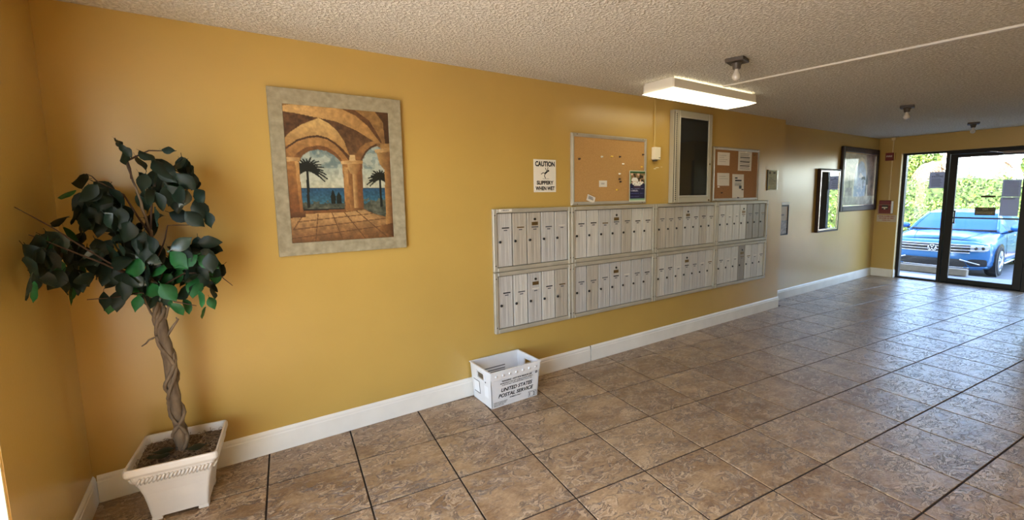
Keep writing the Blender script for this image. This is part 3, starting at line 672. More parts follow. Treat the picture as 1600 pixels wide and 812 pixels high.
MB().box(XL-0.17, 10.27, YB-0.1, YR+0.2, H, H+0.2).build('ceiling', M['ceiling'])['kind'] = 'structure'
bpy.data.objects['ceiling']['label'] = 'off-white popcorn textured ceiling'
FLOORF = frame((0,0,0), (1,0,0), (0,1,0), (0,0,1))
def struct(mb, name, mat, label=None, bevel=0, parent=None):
    o = mb.build(name, mat, parent, bevel=bevel); o['kind'] = 'structure'
    if label: o['label'] = label
    return o
struct(MB().prism([(XL-0.17, 0), (XS, 0), (XS, YR), (XF+0.2, YR), (XF+0.2, YR+0.2), (XL-0.17, YR+0.2)], FLOORF, -0.01, H), 'wall_back', M['wall'], 'long yellow painted wall with a shallow step back near the end door')
struct(MB().box(XL-0.17, XL, OPL, 0, -0.01, H).box(XL-0.17, XL, YB, -2.95, -0.01, H).box(XL-0.17, XL, -2.95, OPL, 2.25, H), 'wall_left', M['wall'], 'yellow side wall beside the potted tree')
trim = struct(MB().box(XL-0.172, XL-0.004, OPL-0.012, OPL, 0, 2.25), 'trim_1', M['cream'], 'cream painted jamb at the end of the left wall')
struct(MB().box(XF, XF+0.2, OY0, YR, -0.01, H).box(XF, XF+0.2, YRC-0.1, OY1, -0.01, H).box(XF, XF+0.2, OY1, OY0, 2.155, H), 'wall_far', M['wall'], 'yellow end wall around the glass door')
struct(MB().box(XF-0.001, XF+0.15, OY0-0.010, OY0-0.0005, 0.0, 2.15), 'trim_2', M['cream'], 'cream painted jamb left of the glass door')
struct(MB().box(XR, XF, YRC-0.12, YRC, -0.01, H).box(XR, XR+0.12, YB, YRC-0.12, -0.01, H), 'wall_right', M['wall'])
struct(MB().box(XL-0.17, XR+0.12, YB-0.12, YB, -0.01, H), 'wall_front', M['wall'])
struct(MB().box(XR-0.014, XR-0.001, YRC-0.05, YRC, 0.0, 2.1), 'trim_3', pm('brown_guard', (0.06, 0.022, 0.016), 0.4), 'dark brown corner guard of the right wall')

# baseboards: profile extruded along the wall, with eased top
def baseboard(name, p0, p1, nrm, label, h=0.143, t=0.014):
    d = (Vector(p1)-Vector(p0)); L = d.length; d.normalize()
    fr = frame(p0, Vector(nrm), (0,0,1), d)
    prof = [(0.0005, 0.001), (t, 0.001), (t, h-0.034), (t*0.82, h-0.028), (t*0.82, h-0.016), (t*0.45, h-0.004), (t*0.25, h), (0.0005, h)]
    return struct(MB().prism(prof, fr, 0, L), name, M['white_paint'], label)
baseboard('baseboard_back', (XL+0.016, 0, 0), (3.113, 0, 0), (0,-1,0), 'white baseboard, worn length left of the crack')
struct(MB().box(3.1135, 3.1225, -0.006, -0.0005, 0.001, 0.141), 'trim_5', M['grout'], 'dark open joint between the two baseboard lengths')
baseboard('baseboard_middle', (3.123, 0, 0), (XS+0.012, 0, 0), (0,-1,0), 'white baseboard under the mailboxes right of the crack', h=0.145)
baseboard('baseboard_left', (XL, OPL+0.002, 0), (XL, -0.001, 0), (1,0,0), 'white baseboard on the side wall behind the pot')
baseboard('baseboard_recess', (XS+0.002, YR, 0), (XF-0.016, YR, 0), (0,-1,0), 'white baseboard on the set-back wall')
baseboard('baseboard_step', (XS, 0.0, 0), (XS, YR-0.016, 0), (1,0,0), 'white baseboard on the wall step', t=0.010)
baseboard('baseboard_far', (XF, OY0+0.0005, 0), (XF, YR-0.001, 0), (-1,0,0), 'short white baseboard beside the glass door')
baseboard('baseboard_jamb', (XF+0.12, OY0-0.011, 0), (XF-0.014, OY0-0.011, 0), (0,-1,0), 'white baseboard returning into the door jamb', t=0.008)

# unseen building mass above and outside, sized to throw shade over the car
concrete = pm('pale_stucco', (0.62, 0.56, 0.46), 0.9, var=0.06, vscale=3)
struct(MB().box(XL-0.25, 10.32, -9.5, 9.0, H+0.201, 6.6).box(XL-0.25, 10.27, YR+0.21, 9.0, -0.3, H+0.2).box(XL-0.25, 10.27, -9.5, YB-0.13, -0.3, H+0.2), 'wall_exterior', concrete, 'unseen upper floors of the building, height set to shade the car')
struct(MB().box(XL-1.55, XL-0.26, -9.5, 9.0, H+0.35, H+0.55), 'added_sun_slab', concrete, 'added unseen slab holding the sun off the street side opening')  # unseen slab, added to limit direct sun through the street opening
ground_mat = pm('pale_concrete_paving', (0.50, 0.47, 0.43), 0.75, var=0.08, vscale=2.0, bump=0.1, bscale=60)
struct(MB().box(-40, XL-0.171, -40, 40, -0.30, -0.02), 'ground_street', ground_mat, 'pale concrete paving on the street side')
struct(MB().box(10.301, 11.50, -12, 12, -0.30, -0.10), 'ground_sidewalk', ground_mat, 'concrete walkway outside the glass door')
asphalt = pm('parking_asphalt', (0.21, 0.21, 0.215), 0.6, var=0.18, vscale=3, bump=0.35, bscale=90)
struct(MB().prism([(11.501, -0.105), (12.3, -0.14), (13.5, -0.335), (18.1, -0.335), (18.1, -0.6), (11.501, -0.6)], frame((0, 0, 0), (1,0,0), (0,0,1), (0,1,0)), -40, 40), 'ground_parking', asphalt, 'grey asphalt of the parking lot')
struct(MB().box(18.101, 70, -40, 40, -0.6, -0.30), 'ground_verge', pm('mulch_ground', (0.30, 0.20, 0.13), 0.9, col2=(0.45, 0.36, 0.22), vscale=9), 'mulched ground under the hedge')

# ================================================================= GLASS DOOR AND SIDELIGHTS
XD = 10.20
fd = far(0, 0, XD)         # a = -y
A = lambda y: -y
def rect_frame(mb, fr, a0, a1, b0, b1, w, c0, c1, wb=None, wt=None):
    wb = w if wb is None else wb; wt = w if wt is None else wt
    mb.fbox(fr, a0, a0+w, b0, b1, c0, c1); mb.fbox(fr, a1-w, a1, b0, b1, c0, c1)
    mb.fbox(fr, a0+w, a1-w, b0, b0+wb, c0, c1); mb.fbox(fr, a0+w, a1-w, b1-wt, b1, c0, c1)
    return mb
def root_struct(name, loc, label):
    o = bpy.data.objects.new(name, None); COL.objects.link(o); o.location = loc; o['kind'] = 'structure'; o['label'] = label; return o
# left sidelight
w1 = root_struct('window_1', (XD, -0.45, 0), 'narrow fixed glass pane left of the entrance door')
rect_frame(MB(), fd, 0.142, 0.752, 0.0, 2.155, 0.045, -0.05, 0.05, wb=0.03, wt=0.03).build('window_frame', M['bronze'], w1, bevel=0.003)
MB().fbox(fd, 0.188, 0.706, 0.031, 2.124, -0.005, 0.0).build('glass_pane', M['tinted'], w1)
# door
d1 = root_struct('door_1', (XD, -1.22, 0), 'glass entrance door with dark bronze frame and push bar')
m = MB(); m.fbox(fd, 0.753, 1.695, 2.095, 2.155, -0.05, 0.05); m.fbox(fd, 0.753, 1.695, 0.0, 0.012, -0.05, 0.05)
m.build('door_frame', M['bronze'], d1, bevel=0.002)
m = MB(); rect_frame(m, fd, 0.757, 1.690, 0.014, 2.092, 0.092, -0.025, 0.025, wb=0.072, wt=0.052)
m.build('door_leaf', M['bronze'], d1, bevel=0.003)
MB().fbox(fd, 0.850, 1.597, 0.087, 2.039, -0.004, 0.001).build('glass_pane', M['tinted'], d1)
MB().fbox(fd, 0.852, 1.60, 1.068, 1.092, 0.026, 0.046).build('push_bar', M['black'], d1, bevel=0.004)
m = MB(); m.fbox(fd, 0.868, 0.884, 0.99, 1.19, 0.05, 0.07); m.fbox(fd, 0.858, 0.886, 1.175, 1.195, 0.027, 0.07); m.fbox(fd, 0.858, 0.886, 0.985, 1.005, 0.027, 0.07)
m.build('pull_handle', M['black'], d1, bevel=0.003)
m = MB(); m.fbox(fd, 1.36, 1.62, 2.055, 2.10, 0.03, 0.075)
m.build('door_closer', pm('closer_bronze', (0.11, 0.09, 0.08), 0.35, metal=0.6), d1, bevel=0.006)
m = MB(); m.tube([(XD-0.06, -1.40, 2.075), (XD-0.13, -1.30, 2.09), (XD-0.06, -1.18, 2.11)], 0.008, 8)
m.build('closer_arm', M['silver'], d1, smooth=True)
w2 = root_struct('window_2', (XD, -1.9, 0), 'fixed glass pane right of the entrance door')
rect_frame(MB(), fd, 1.696, 2.135, 0.0, 2.155, 0.045, -0.05, 0.05, wb=0.03, wt=0.03).build('window_frame', M['bronze'], w2, bevel=0.003)
MB().fbox(fd, 1.742, 2.089, 0.031, 2.124, -0.005, 0.0).build('glass_pane', M['tinted'], w2)

# papers and stickers fixed to the glass (inside face)
paper_shade = pm('backlit_grey_paper', (0.62, 0.62, 0.66), 0.8)
_n = paper_shade.node_tree.nodes; _l = paper_shade.node_tree.links
_t = _n.new('ShaderNodeBsdfTranslucent'); _t.inputs[0].default_value = (0.34, 0.35, 0.40, 1); _m = _n.new('ShaderNodeMixShader'); _m.inputs[0].default_value = 0.5
_l.new(_n['Principled BSDF'].outputs[0], _m.inputs[1]); _l.new(_t.outputs[0], _m.inputs[2]); _l.new(_m.outputs[0], _n['Material Output'].inputs[0])
def lines(mb, fr, a0, a1, b0, b1, n, th, c=0.0012, ragged=0.25):
    for k in range(n):
        b = b1-(b1-b0)*(k+0.5)/n
        e = a1-(a1-a0)*rnd.random()*ragged
        mb.fbox(fr, a0, e, b-th/2, b+th/2, c, c+0.0004)
    return mb
def sheet(name, fr, a0, a1, b0, b1, c, mat, label, cat, skew=0.0, group=None, loc=None, curl=0.0):
    o = thing(name, fr((a0+a1)/2, b0, c), label, cat, group)
    m = MB()
    def fn(u, v):
        return fr(a0+(a1-a0)*u+skew*(v-0.5)*(b1-b0), b0+(b1-b0)*v, c+0.0008+curl*abs(math.sin(3*u+2*v)))
    m.grid(fn, 6, 6)
    def fn2(u, v):
        return fr(a0+(a1-a0)*u+skew*(v-0.5)*(b1-b0), b0+(b1-b0)*v, c)
    m.grid(fn2, 1, 1)
    m.build('sheet', mat, o)
    return o
o = sheet('paper_notice', fd, 0.502, 0.703, 1.557, 1.822, 0.0025, paper_shade, 'grey paper notice taped on the narrow glass pane left of the door', 'notice')
lines(MB(), fd, 0.53, 0.675, 1.58, 1.72, 8, 0.006, 0.004).build('print_lines', M['greyink'], o)
text('heading', 'NO\nSOLICITING', fd, 0.055, M['ink'], o, width=0.15, a=0.603, b=1.735, c=0.0042, bold=0.02)
o = sheet('paper_notice', fd, 1.383, 1.582, 1.412, 1.667, 0.0035, paper_shade, 'upper lined grey sheet on the door glass, near the right stile', 'notice')
lines(MB(), fd, 1.40, 1.565, 1.43, 1.65, 11, 0.005, 0.005, 0.05).build('print_lines', M['greyink'], o)
o = sheet('paper_notice', fd, 1.378, 1.578, 1.122, 1.405, 0.0035, paper_shade, 'lower plain grey sheet on the door glass, above the push bar', 'notice')
lines(MB(), fd, 1.40, 1.555, 1.37, 1.395, 2, 0.005, 0.005).build('print_lines', M['greyink'], o)
o = thing('glass_sticker', fd(1.235, 1.40, 0.002), 'thin dark strip sticker on the door glass above the lettered sticker', 'sticker')
MB().fbox(fd, 1.155, 1.322, 1.402, 1.432, 0.0015, 0.0025).build('sheet', pm('olive_strip', (0.05, 0.045, 0.02), 0.7), o)
o = thing('glass_sticker', fd(1.215, 1.12, 0.002), 'olive sticker with pale lettering on the door glass just above the push bar', 'sticker')
MB().fbox(fd, 1.10, 1.335, 1.125, 1.248, 0.0015, 0.0025).build('sheet', pm('olive_back', (0.11, 0.10, 0.06), 0.7), o)
pale = pm('pale_lettering', (0.45, 0.42, 0.30), 0.7)
mf = frame(fd(1.2175, 0, 0), (0,1,0), (0,0,1), (-1,0,0))    # seen from behind: mirrored lettering
text('lettering', 'NO', mf, 0.030, pale, o, width=0.06, b=1.205, c=0.0035, bold=0.02)
text('lettering', 'TRESPASSING', mf, 0.042, pale, o, width=0.205, b=1.142, c=0.0035, bold=0.02)

# ================================================================= CEILING LIGHTS
def fluorescent():
    x0, x1, y0, y1 = 3.40, 4.56, -0.665, -0.345
    o = thing('fluorescent_fixture', ((x0+x1)/2, (y0+y1)/2, H), 'lit white fluorescent box light on the ceiling above the mailboxes', 'ceiling light')
    m = MB(); z0, z1 = H-0.088, H-0.016; t = 0.012
    m.box(x0, x1, y0, y0+t, z0, z1); m.box(x0, x1, y1-t, y1, z0, z1); m.box(x0, x0+t, y0+t, y1-t, z0, z1+0.014); m.box(x1-t, x1, y0+t, y1-t, z0, z1)
    m.box(x0+0.02, x1-0.02, y0+0.10, y1-0.02, z1-0.006, H-0.001)
    m.build('housing', M['white_metal'], o, bevel=0.003)
    m = MB()
    v = [(x0-0.012, y0-0.004, z0-0.001), (x1+0.008, y0-0.004, z0-0.001), (x1+0.008, y1+0.004, z0-0.001), (x0-0.012, y1+0.004, z0-0.001)]
    w = [(x0+0.05, y0+0.05, z0-0.022), (x1-0.05, y0+0.05, z0-0.022), (x1-0.05, y1-0.05, z0-0.022), (x0+0.05, y1-0.05, z0-0.022)]
    m.add(v+w, [(0,1,2,3), (7,6,5,4), (0,4,5,1), (1,5,6,2), (2,6,7,3), (3,7,4,0)])
    m.build('diffuser', M['lens'], o)
    for k in (0, 1):
        m = MB(); m.tube([(x0+0.03, y0+0.045+0.001*k, H-0.03), (x1-0.03, y0+0.045+0.001*k, H-0.03)], 0.012, 10) if k == 0 else m.tube([(x0+0.03, y1-0.08, H-0.045), (x1-0.03, y1-0.08, H-0.045)], 0.012, 10)
        m.build('tube', M['lens'], o)
    m = MB(); m.lathe([(0.010, 0), (0.010, 0.02), (0.006, 0.026)], frame((x1+0.0, y0+0.02, H-0.022), (0,1,0), (0,0,1), (1,0,0)), 10); m.build('end_screw', M['brass'], o)
fluorescent()
def bulb_fixture(x, y, rz, label):
    o = thing('bulb_holder', (x, y, H), label, 'ceiling light', 'bare bulb holders along the ceiling')
    c, s = math.cos(rz), math.sin(rz)
    fr = frame((x, y, H), (c, s, 0), (-s, c, 0), (0, 0, -1))
    MB().fbox(fr, -0.062, 0.062, -0.062, 0.062, 0.0008, 0.026).build('base_plate', M['holder'], o, bevel=0.004)
    MB().lathe([(0.034, 0.026), (0.036, 0.034), (0.028, 0.044), (0.026, 0.064), (0.022, 0.068)], fr, 20).build('socket', M['holder'], o, smooth=True)
    m = MB(); m.lathe([(0.004, 0.0), (0.004, 0.004), (0.0, 0.005)], frame(fr(0.045, 0.045, 0.026), (1,0,0), (0,1,0), (0,0,-1)), 8); m.build('screw', M['silver'], o)
    prof = [(0.014, 0.062), (0.014, 0.078), (0.020, 0.092), (0.027, 0.104), (0.030, 0.116), (0.028, 0.129), (0.019, 0.140), (0.009, 0.1445), (0.0, 0.146)]
    MB().lathe(prof, fr, 20).build('bulb', M['bulb'], o, smooth=True)
bulb_fixture(3.408, -1.182, 0.25, 'bare bulb in a square grey holder beside the lit fluorescent fixture')
bulb_fixture(6.60, -1.20, 0.25, 'bare bulb holder on the ceiling, middle one of the three in view')
bulb_fixture(8.95, -1.25, 0.25, 'bare bulb holder on the ceiling, nearest to the glass door')
bulb_fixture(0.82, -1.05, 0.25, 'bare bulb at the top edge of the picture above the painting')
m = MB(); m.box(-0.012, 0.012, 0, 3.6, -0.013, -0.0006)
rw = m.build('cable_raceway', M['white_metal']); rw.location = (4.04, -0.668, H); rw.rotation_euler = (0, 0, math.pi+math.atan2(0.117, 1.765))
tag(rw, 'white cable raceway across the ceiling from the fluorescent light', 'cable raceway')

# ================================================================= WALL THINGS ON THE LONG WALL
# raster helpers for flat prints (painted into vertex colours of a fine grid)
def canvas(w, h, base):
    a = np.zeros((h, w, 3)); a[:] = base; return a
def grid_uv(a):
    h, w = a.shape[:2]
    return np.meshgrid((np.arange(w)+0.5)/w, (np.arange(h)+0.5)/h)
def pmask(a, poly):
    U, V = grid_uv(a); ins = np.zeros(U.shape, bool); n = len(poly)
    for k in range(n):
        x1, y1 = poly[k]; x2, y2 = poly[(k+1) % n]
        if y1 == y2: continue
        cond = ((y1 > V) != (y2 > V)) & (U < (x2-x1)*(V-y1)/(y2-y1)+x1)
        ins ^= cond
    return ins
def smooth_noise(h, w, cell, seed):
    r = np.random.RandomState(seed); gh, gw = int(h/cell)+3, int(w/cell)+3
    g = r.rand(gh, gw); y = np.arange(h)/cell; x = np.arange(w)/cell
    yi = y.astype(int); xi = x.astype(int); fy = (y-yi)[:, None]; fx = (x-xi)[None, :]
    fy = fy*fy*(3-2*fy); fx = fx*fx*(3-2*fx)
    return (g[yi][:, xi]*(1-fy)*(1-fx)+g[yi+1][:, xi]*fy*(1-fx)+g[yi][:, xi+1]*(1-fy)*fx+g[yi+1][:, xi+1]*fy*fx)
def pfill(a, poly, col, col2=None, axis=1, var=0.12, seed=1, t0=None, t1=None):
    mk = pmask(a, poly); h, w = a.shape[:2]
    U, V = grid_uv(a); c = np.array(col)[None, None, :]*np.ones((h, w, 1))
    if col2 is not None:
        P = V if axis == 1 else U
        lo = min(p[axis] for p in poly) if t0 is None else t0; hi = max(p[axis] for p in poly) if t1 is None else t1
        t = np.clip((P-lo)/(hi-lo+1e-6), 0, 1)[..., None]; c = c*(1-t)+np.array(col2)*t
    nz = 1+var*(smooth_noise(h, w, 7, seed)-0.5)*2+var*0.6*(smooth_noise(h, w, 2.5, seed+9)-0.5)*2
    c = c*nz[..., None]; a[mk] = c[mk]
def stroke(a, p, q, w, col, w2=None):
    U, V = grid_uv(a); asp = a.shape[0]/a.shape[1]
    px, py, qx, qy = p[0], p[1]*asp, q[0], q[1]*asp; VV = V*asp
    d = (qx-px)**2+(qy-py)**2+1e-9
    t = np.clip(((U-px)*(qx-px)+(VV-py)*(qy-py))/d, 0, 1)
    dist = np.hypot(U-px-t*(qx-px), VV-py-t*(qy-py)); ww = w+(w2-w)*t if w2 is not None else w
    a[dist < ww] = col
def hx(h): return np.array([int(h[i:i+2], 16)/255 for i in (0, 2, 4)])
def print_mesh(name, a, fr, a0, a1, b0, b1, c, mat, parent):
    h, w = a.shape[:2]
    m = MB(); m.grid(lambda u, v: fr(a0+(a1-a0)*u, b1-(b1-b0)*v, c), w-1, h-1)
    me = bpy.data.meshes.new(name); org = world_loc(parent)
    me.from_pydata([tuple(Vector(v)-org) for v in m.v], [], m.f); me.materials.append(mat)
    at = me.color_attributes.new('print', 'FLOAT_COLOR', 'POINT')
    x = np.clip(a, 0, 1); x = np.where(x <= 0.04045, x/12.92, ((x+0.055)/1.055)**2.4)
    at.data.foreach_set('color', np.concatenate([x.reshape(-1, 3), np.ones((h*w, 1))], 1).astype(np.float32).ravel())
    o = bpy.data.objects.new(name, me); COL.objects.link(o); o.parent = parent; return o
def palm(a, cx, cy, r, col, n=15, seed=3):
    rr = random.Random(seed)
    for k in range(n):
        an = -math.pi*1.12+math.pi*1.24*k/(n-1)+math.pi*0.0
        L = r*rr.uniform(0.8, 1.05); px, py = cx, cy
        for s in range(5):
            t = (s+1)/5; qx = cx+math.cos(an)*L*t; qy = cy+(math.sin(an)*L*t+0.35*L*t*t)*0.75
            stroke(a, (px, py), (qx, qy), 0.014*(1-0.55*t), col); px, py = qx, qy

def terrace_painting():
    a = canvas(190, 250, hx('9a6a35'))
    sky = ([(0.11, 0.412), (0.145, 0.362), (0.209, 0.327), (0.283, 0.313), (0.366, 0.322), (0.439, 0.354), (0.49, 0.395), (0.519, 0.447), (0.507, 0.76), (0.118, 0.765)],
           [(0.69, 0.426), (0.713, 0.373), (0.756, 0.318), (0.806, 0.285), (0.867, 0.267), (0.902, 0.282), (0.939, 0.44), (0.925, 0.83), (0.805, 0.804), (0.69, 0.756)])
    # walls behind
    pfill(a, [(0, 0.38), (1, 0.38), (1, 0.8), (0, 0.8)], hx('a87238'), hx('7d4c22'), 1, 0.15, 3)
    # vault
    pfill(a, [(0, 0), (1, 0), (1, 0.3), (0.6, 0.42), (0.0, 0.40)], hx('a97c42'), hx('8a5c2c'), 1, 0.15, 11)
    pfill(a, [(-0.01, 0.02), (0.088, -0.002), (0.393, -0.001), (0.56, 0.0), (0.665, 0.045), (0.78, 0.115), (0.904, 0.242), (0.844, 0.244), (0.665, 0.156), (0.47, 0.099), (0.312, 0.083), (0.122, 0.063), (-0.01, 0.053)], hx('dfb068'), hx('b98443'), 0, 0.10, 12)
    pfill(a, [(-0.01, 0.056), (0.122, 0.063), (0.312, 0.083), (0.21, 0.118), (0.11, 0.165), (0.05, 0.205), (-0.01, 0.26)], hx('6b4526'), hx('57351c'), 1, 0.2, 13)
    pfill(a, [(-0.01, 0.25), (0.05, 0.20), (0.154, 0.14), (0.312, 0.084), (0.40, 0.115), (0.48, 0.17), (0.54, 0.245), (0.585, 0.35), (0.50, 0.30), (0.414, 0.255), (0.289, 0.226), (0.15, 0.24), (0.0, 0.30)], hx('e2b96f'), hx('b07a3a'), 1, 0.10, 14)
    pfill(a, [(0.312, 0.083), (0.47, 0.099), (0.665, 0.156), (0.834, 0.232), (0.75, 0.25), (0.69, 0.285), (0.64, 0.35), (0.585, 0.36), (0.54, 0.245), (0.48, 0.17), (0.40, 0.115)], hx('5e3d22'), hx('7d5530'), 1, 0.18, 15)
    pfill(a, [(0.521, 0.0), (0.653, 0.0), (0.80, 0.075), (0.929, 0.241), (0.904, 0.242), (0.78, 0.115), (0.665, 0.045)], hx('7a4f29'), hx('5b381d'), 0, 0.15, 16)
    pfill(a, [(0.653, 0.0), (0.861, 0.0), (0.94, 0.08), (0.955, 0.27), (0.929, 0.265), (0.88, 0.15), (0.80, 0.075)], hx('a77a3f'), hx('8c6233'), 1, 0.12, 17)
    pfill(a, [(0.861, 0.0), (1.01, 0.0), (1.01, 0.30), (0.955, 0.27), (0.94, 0.08)], hx('5b3a1f'), hx('3f2615'), 1, 0.12, 18)
    for k, sp in enumerate(sky):
        pfill(a, sp, hx('6f8d95'), hx('c9c9ae'), 1, 0.10, 5+k, 0.27, 0.60)
        mk = pmask(a, sp); U, V = grid_uv(a)
        cl = smooth_noise(250, 190, 16, 21+k)*0.6+smooth_noise(250, 190, 6, 31)*0.4
        s_ = mk & (V < 0.58) & (cl > 0.55); a[s_] = a[s_]*0.55+hx('d8dccb')*0.45
        s_ = mk & (V < 0.45) & (cl < 0.38); a[s_] = a[s_]*0.6+hx('4b6f80')*0.4
        sea = mk & (V > 0.598); t = ((V-0.598)/0.15)[..., None]
        seac = hx('1d4c74')*(1-t)+hx('2f6f86')*t; seac = seac*(0.85+0.4*smooth_noise(250, 190, 3, 41))[..., None]; a[sea] = np.clip(seac, 0, 1)[sea]
        line = mk & (np.abs(V-0.598) < 0.004); a[line] = hx('0f2c50')
        bn = smooth_noise(250, 190, 9, 51+k)*0.6+smooth_noise(250, 190, 3, 61)*0.4
        bu = mk & (V > 0.745-0.09*bn); cc = hx('20281f')*(1-bn[..., None])+hx('8a907c')*bn[..., None]*0.9; a[bu] = cc[bu]
        a[mk & (V > 0.752) & (U < 0.55)] = hx('1c1a14')
    tr = hx('14180f')
    for x in (0.40, 0.455): pfill(a, [(x, 0.605 if x < .42 else 0.625), (x+0.026, 0.66), (x+0.022, 0.715), (x-0.022, 0.715), (x-0.024, 0.66)], hx('10180f'), None, 1, 0.2)
    stroke(a, (0.180, 0.47), (0.170, 0.735), 0.011, tr, 0.014); stroke(a, (0.880, 0.53), (0.880, 0.74), 0.010, tr, 0.013)
    palm(a, 0.180, 0.46, 0.175, tr, 19, 3); palm(a, 0.880, 0.52, 0.135, tr, 17, 8)
    # keep palms inside arches: pillars over them
    pfill(a, [(0.0, 0.39), (0.108, 0.385), (0.112, 0.72), (0.128, 0.80), (0.0, 0.80)], hx('b87b38'), hx('7a431a'), 1, 0.12, 7)
    pfill(a, [(0.075, 0.40), (0.108, 0.40), (0.115, 0.78), (0.09, 0.78)], hx('d9a053'), hx('9a5a24'), 1, 0.1, 7)
    # arch bands
    def band(out, inn, c1, c2, sd): pfill(a, out+inn[::-1], c1, c2, 1, 0.12, sd)
    o1 = [(0.0, 0.31), (0.106, 0.248), (0.20, 0.22), (0.292, 0.208), (0.38, 0.222), (0.46, 0.258), (0.53, 0.31), (0.585, 0.36)]
    o2 = [(0.0, 0.325), (0.106, 0.263), (0.20, 0.235), (0.292, 0.223), (0.38, 0.237), (0.455, 0.275), (0.52, 0.33), (0.57, 0.385)]
    o3 = [(0.06, 0.385), (0.10, 0.345), (0.17, 0.305), (0.286, 0.282), (0.37, 0.292), (0.44, 0.325), (0.49, 0.365), (0.525, 0.42)]
    o4 = [(0.111, 0.412), (0.145, 0.362), (0.209, 0.327), (0.283, 0.313), (0.366, 0.322), (0.439, 0.354), (0.49, 0.395), (0.519, 0.447)]
    band(o1, o2, hx('4f2f18'), hx('5e3a1d'), 19); band(o2, o3, hx('c08a48'), hx('a56a30'), 20); band(o3, o4, hx('7a4a22'), hx('94602c'), 22)
    r1 = [(0.60, 0.40), (0.635, 0.345), (0.70, 0.285), (0.77, 0.245), (0.834, 0.228)]; r2 = [(0.70, 0.42), (0.713, 0.373), (0.756, 0.318), (0.806, 0.285), (0.867, 0.262)]
    band(r1, r2, hx('a97840'), hx('8a5729'), 23)
    r3 = [(0.68, 0.42), (0.695, 0.368), (0.742, 0.31), (0.80, 0.272), (0.86, 0.25)]; band(r3, r2, hx('4d2e17'), hx('5d391c'), 24)
    # middle pier with column
    pfill(a, [(0.506, 0.41), (0.704, 0.405), (0.692, 0.765), (0.515, 0.775)], hx('b27a3d'), hx('7b481f'), 0, 0.12, 25)
    pfill(a, [(0.522, 0.44), (0.56, 0.44), (0.556, 0.77), (0.522, 0.77)], hx('d39c55'), hx('a2672c'), 1, 0.1, 26)
    pfill(a, [(0.598, 0.485), (0.650, 0.485), (0.645, 0.76), (0.598, 0.76)], hx('d8aa66'), hx('8f5a29'), 0, 0.08, 27)
    pfill(a, [(0.555, 0.411), (0.692, 0.405), (0.676, 0.455), (0.645, 0.49), (0.585, 0.49), (0.558, 0.45)], hx('cfa05c'), hx('8a5729'), 0, 0.1, 28)
    pfill(a, [(0.495, 0.392), (0.71, 0.382), (0.71, 0.408), (0.495, 0.418)], hx('dcb070'), hx('b98747'), 0, 0.08, 29)
    pfill(a, [(0.585, 0.345), (0.635, 0.345), (0.64, 0.385), (0.575, 0.39)], hx('e0b778'), None, 0, 0.08, 30)
    pfill(a, [(0.575, 0.755), (0.675, 0.75), (0.70, 0.785), (0.555, 0.79)], hx('a56e34'), hx('6b3f1c'), 0, 0.1, 31)
    pfill(a, [(-0.01, 0.376), (0.124, 0.374), (0.121, 0.402), (-0.01, 0.408)], hx('dcb070'), hx('b98747'), 0, 0.08, 32)
    # floor
    pfill(a, [(-0.01, 0.795), (0.128, 0.787), (0.526, 0.783), (0.7, 0.768), (0.93, 0.855), (1.01, 0.95), (1.01, 1.01), (-0.01, 1.01)], hx('c99a5c'), hx('7c4d26'), 1, 0.14, 33)
    for p, q in (((0.11, 0.80), (0.02, 0.90)), ((0.25, 0.79), (0.21, 1.0)), ((0.38, 0.785), (0.47, 1.0)), ((0.50, 0.785), (0.70, 1.0)), ((0.62, 0.775), (0.92, 0.99)), ((0.06, 0.845), (0.78, 0.80)), ((0.02, 0.90), (0.95, 0.84)), ((0.0, 0.965), (1.0, 0.895))):
        stroke(a, p, q, 0.0045, hx('6e4522'))
    pfill(a, [(-0.01, 0.775), (0.14, 0.772), (0.135, 0.81), (-0.01, 0.815)], hx('7c4a20'), hx('5a3315'), 1, 0.1, 34)
    # right column
    pfill(a, [(0.932, 0.43), (1.01, 0.43), (1.01, 0.92), (0.922, 0.89)], hx('c08a47'), hx('6b3f1c'), 0, 0.1, 35)
    pfill(a, [(0.852, 0.306), (1.01, 0.293), (1.01, 0.445), (0.926, 0.449), (0.885, 0.41)], hx('c59652'), hx('7d5027'), 0, 0.1, 36)
    pfill(a, [(0.838, 0.296), (1.01, 0.272), (1.01, 0.305), (0.842, 0.322)], hx('dcb272'), hx('a87a40'), 0, 0.08, 37)
    pfill(a, [(0.90, 0.25), (1.01, 0.24), (1.01, 0.275), (0.90, 0.285)], hx('a87a40'), None, 0, 0.08, 38)
    pfill(a, [(0.86, 0.90), (1.01, 0.88), (1.01, 1.0), (0.86, 0.94)], hx('9a6530'), hx('4f2d14'), 0, 0.1, 39)
    g = a.mean(axis=2, keepdims=True); return np.clip((a*0.80+g*0.20)*np.array([0.90, 0.88, 0.83]), 0, 1)

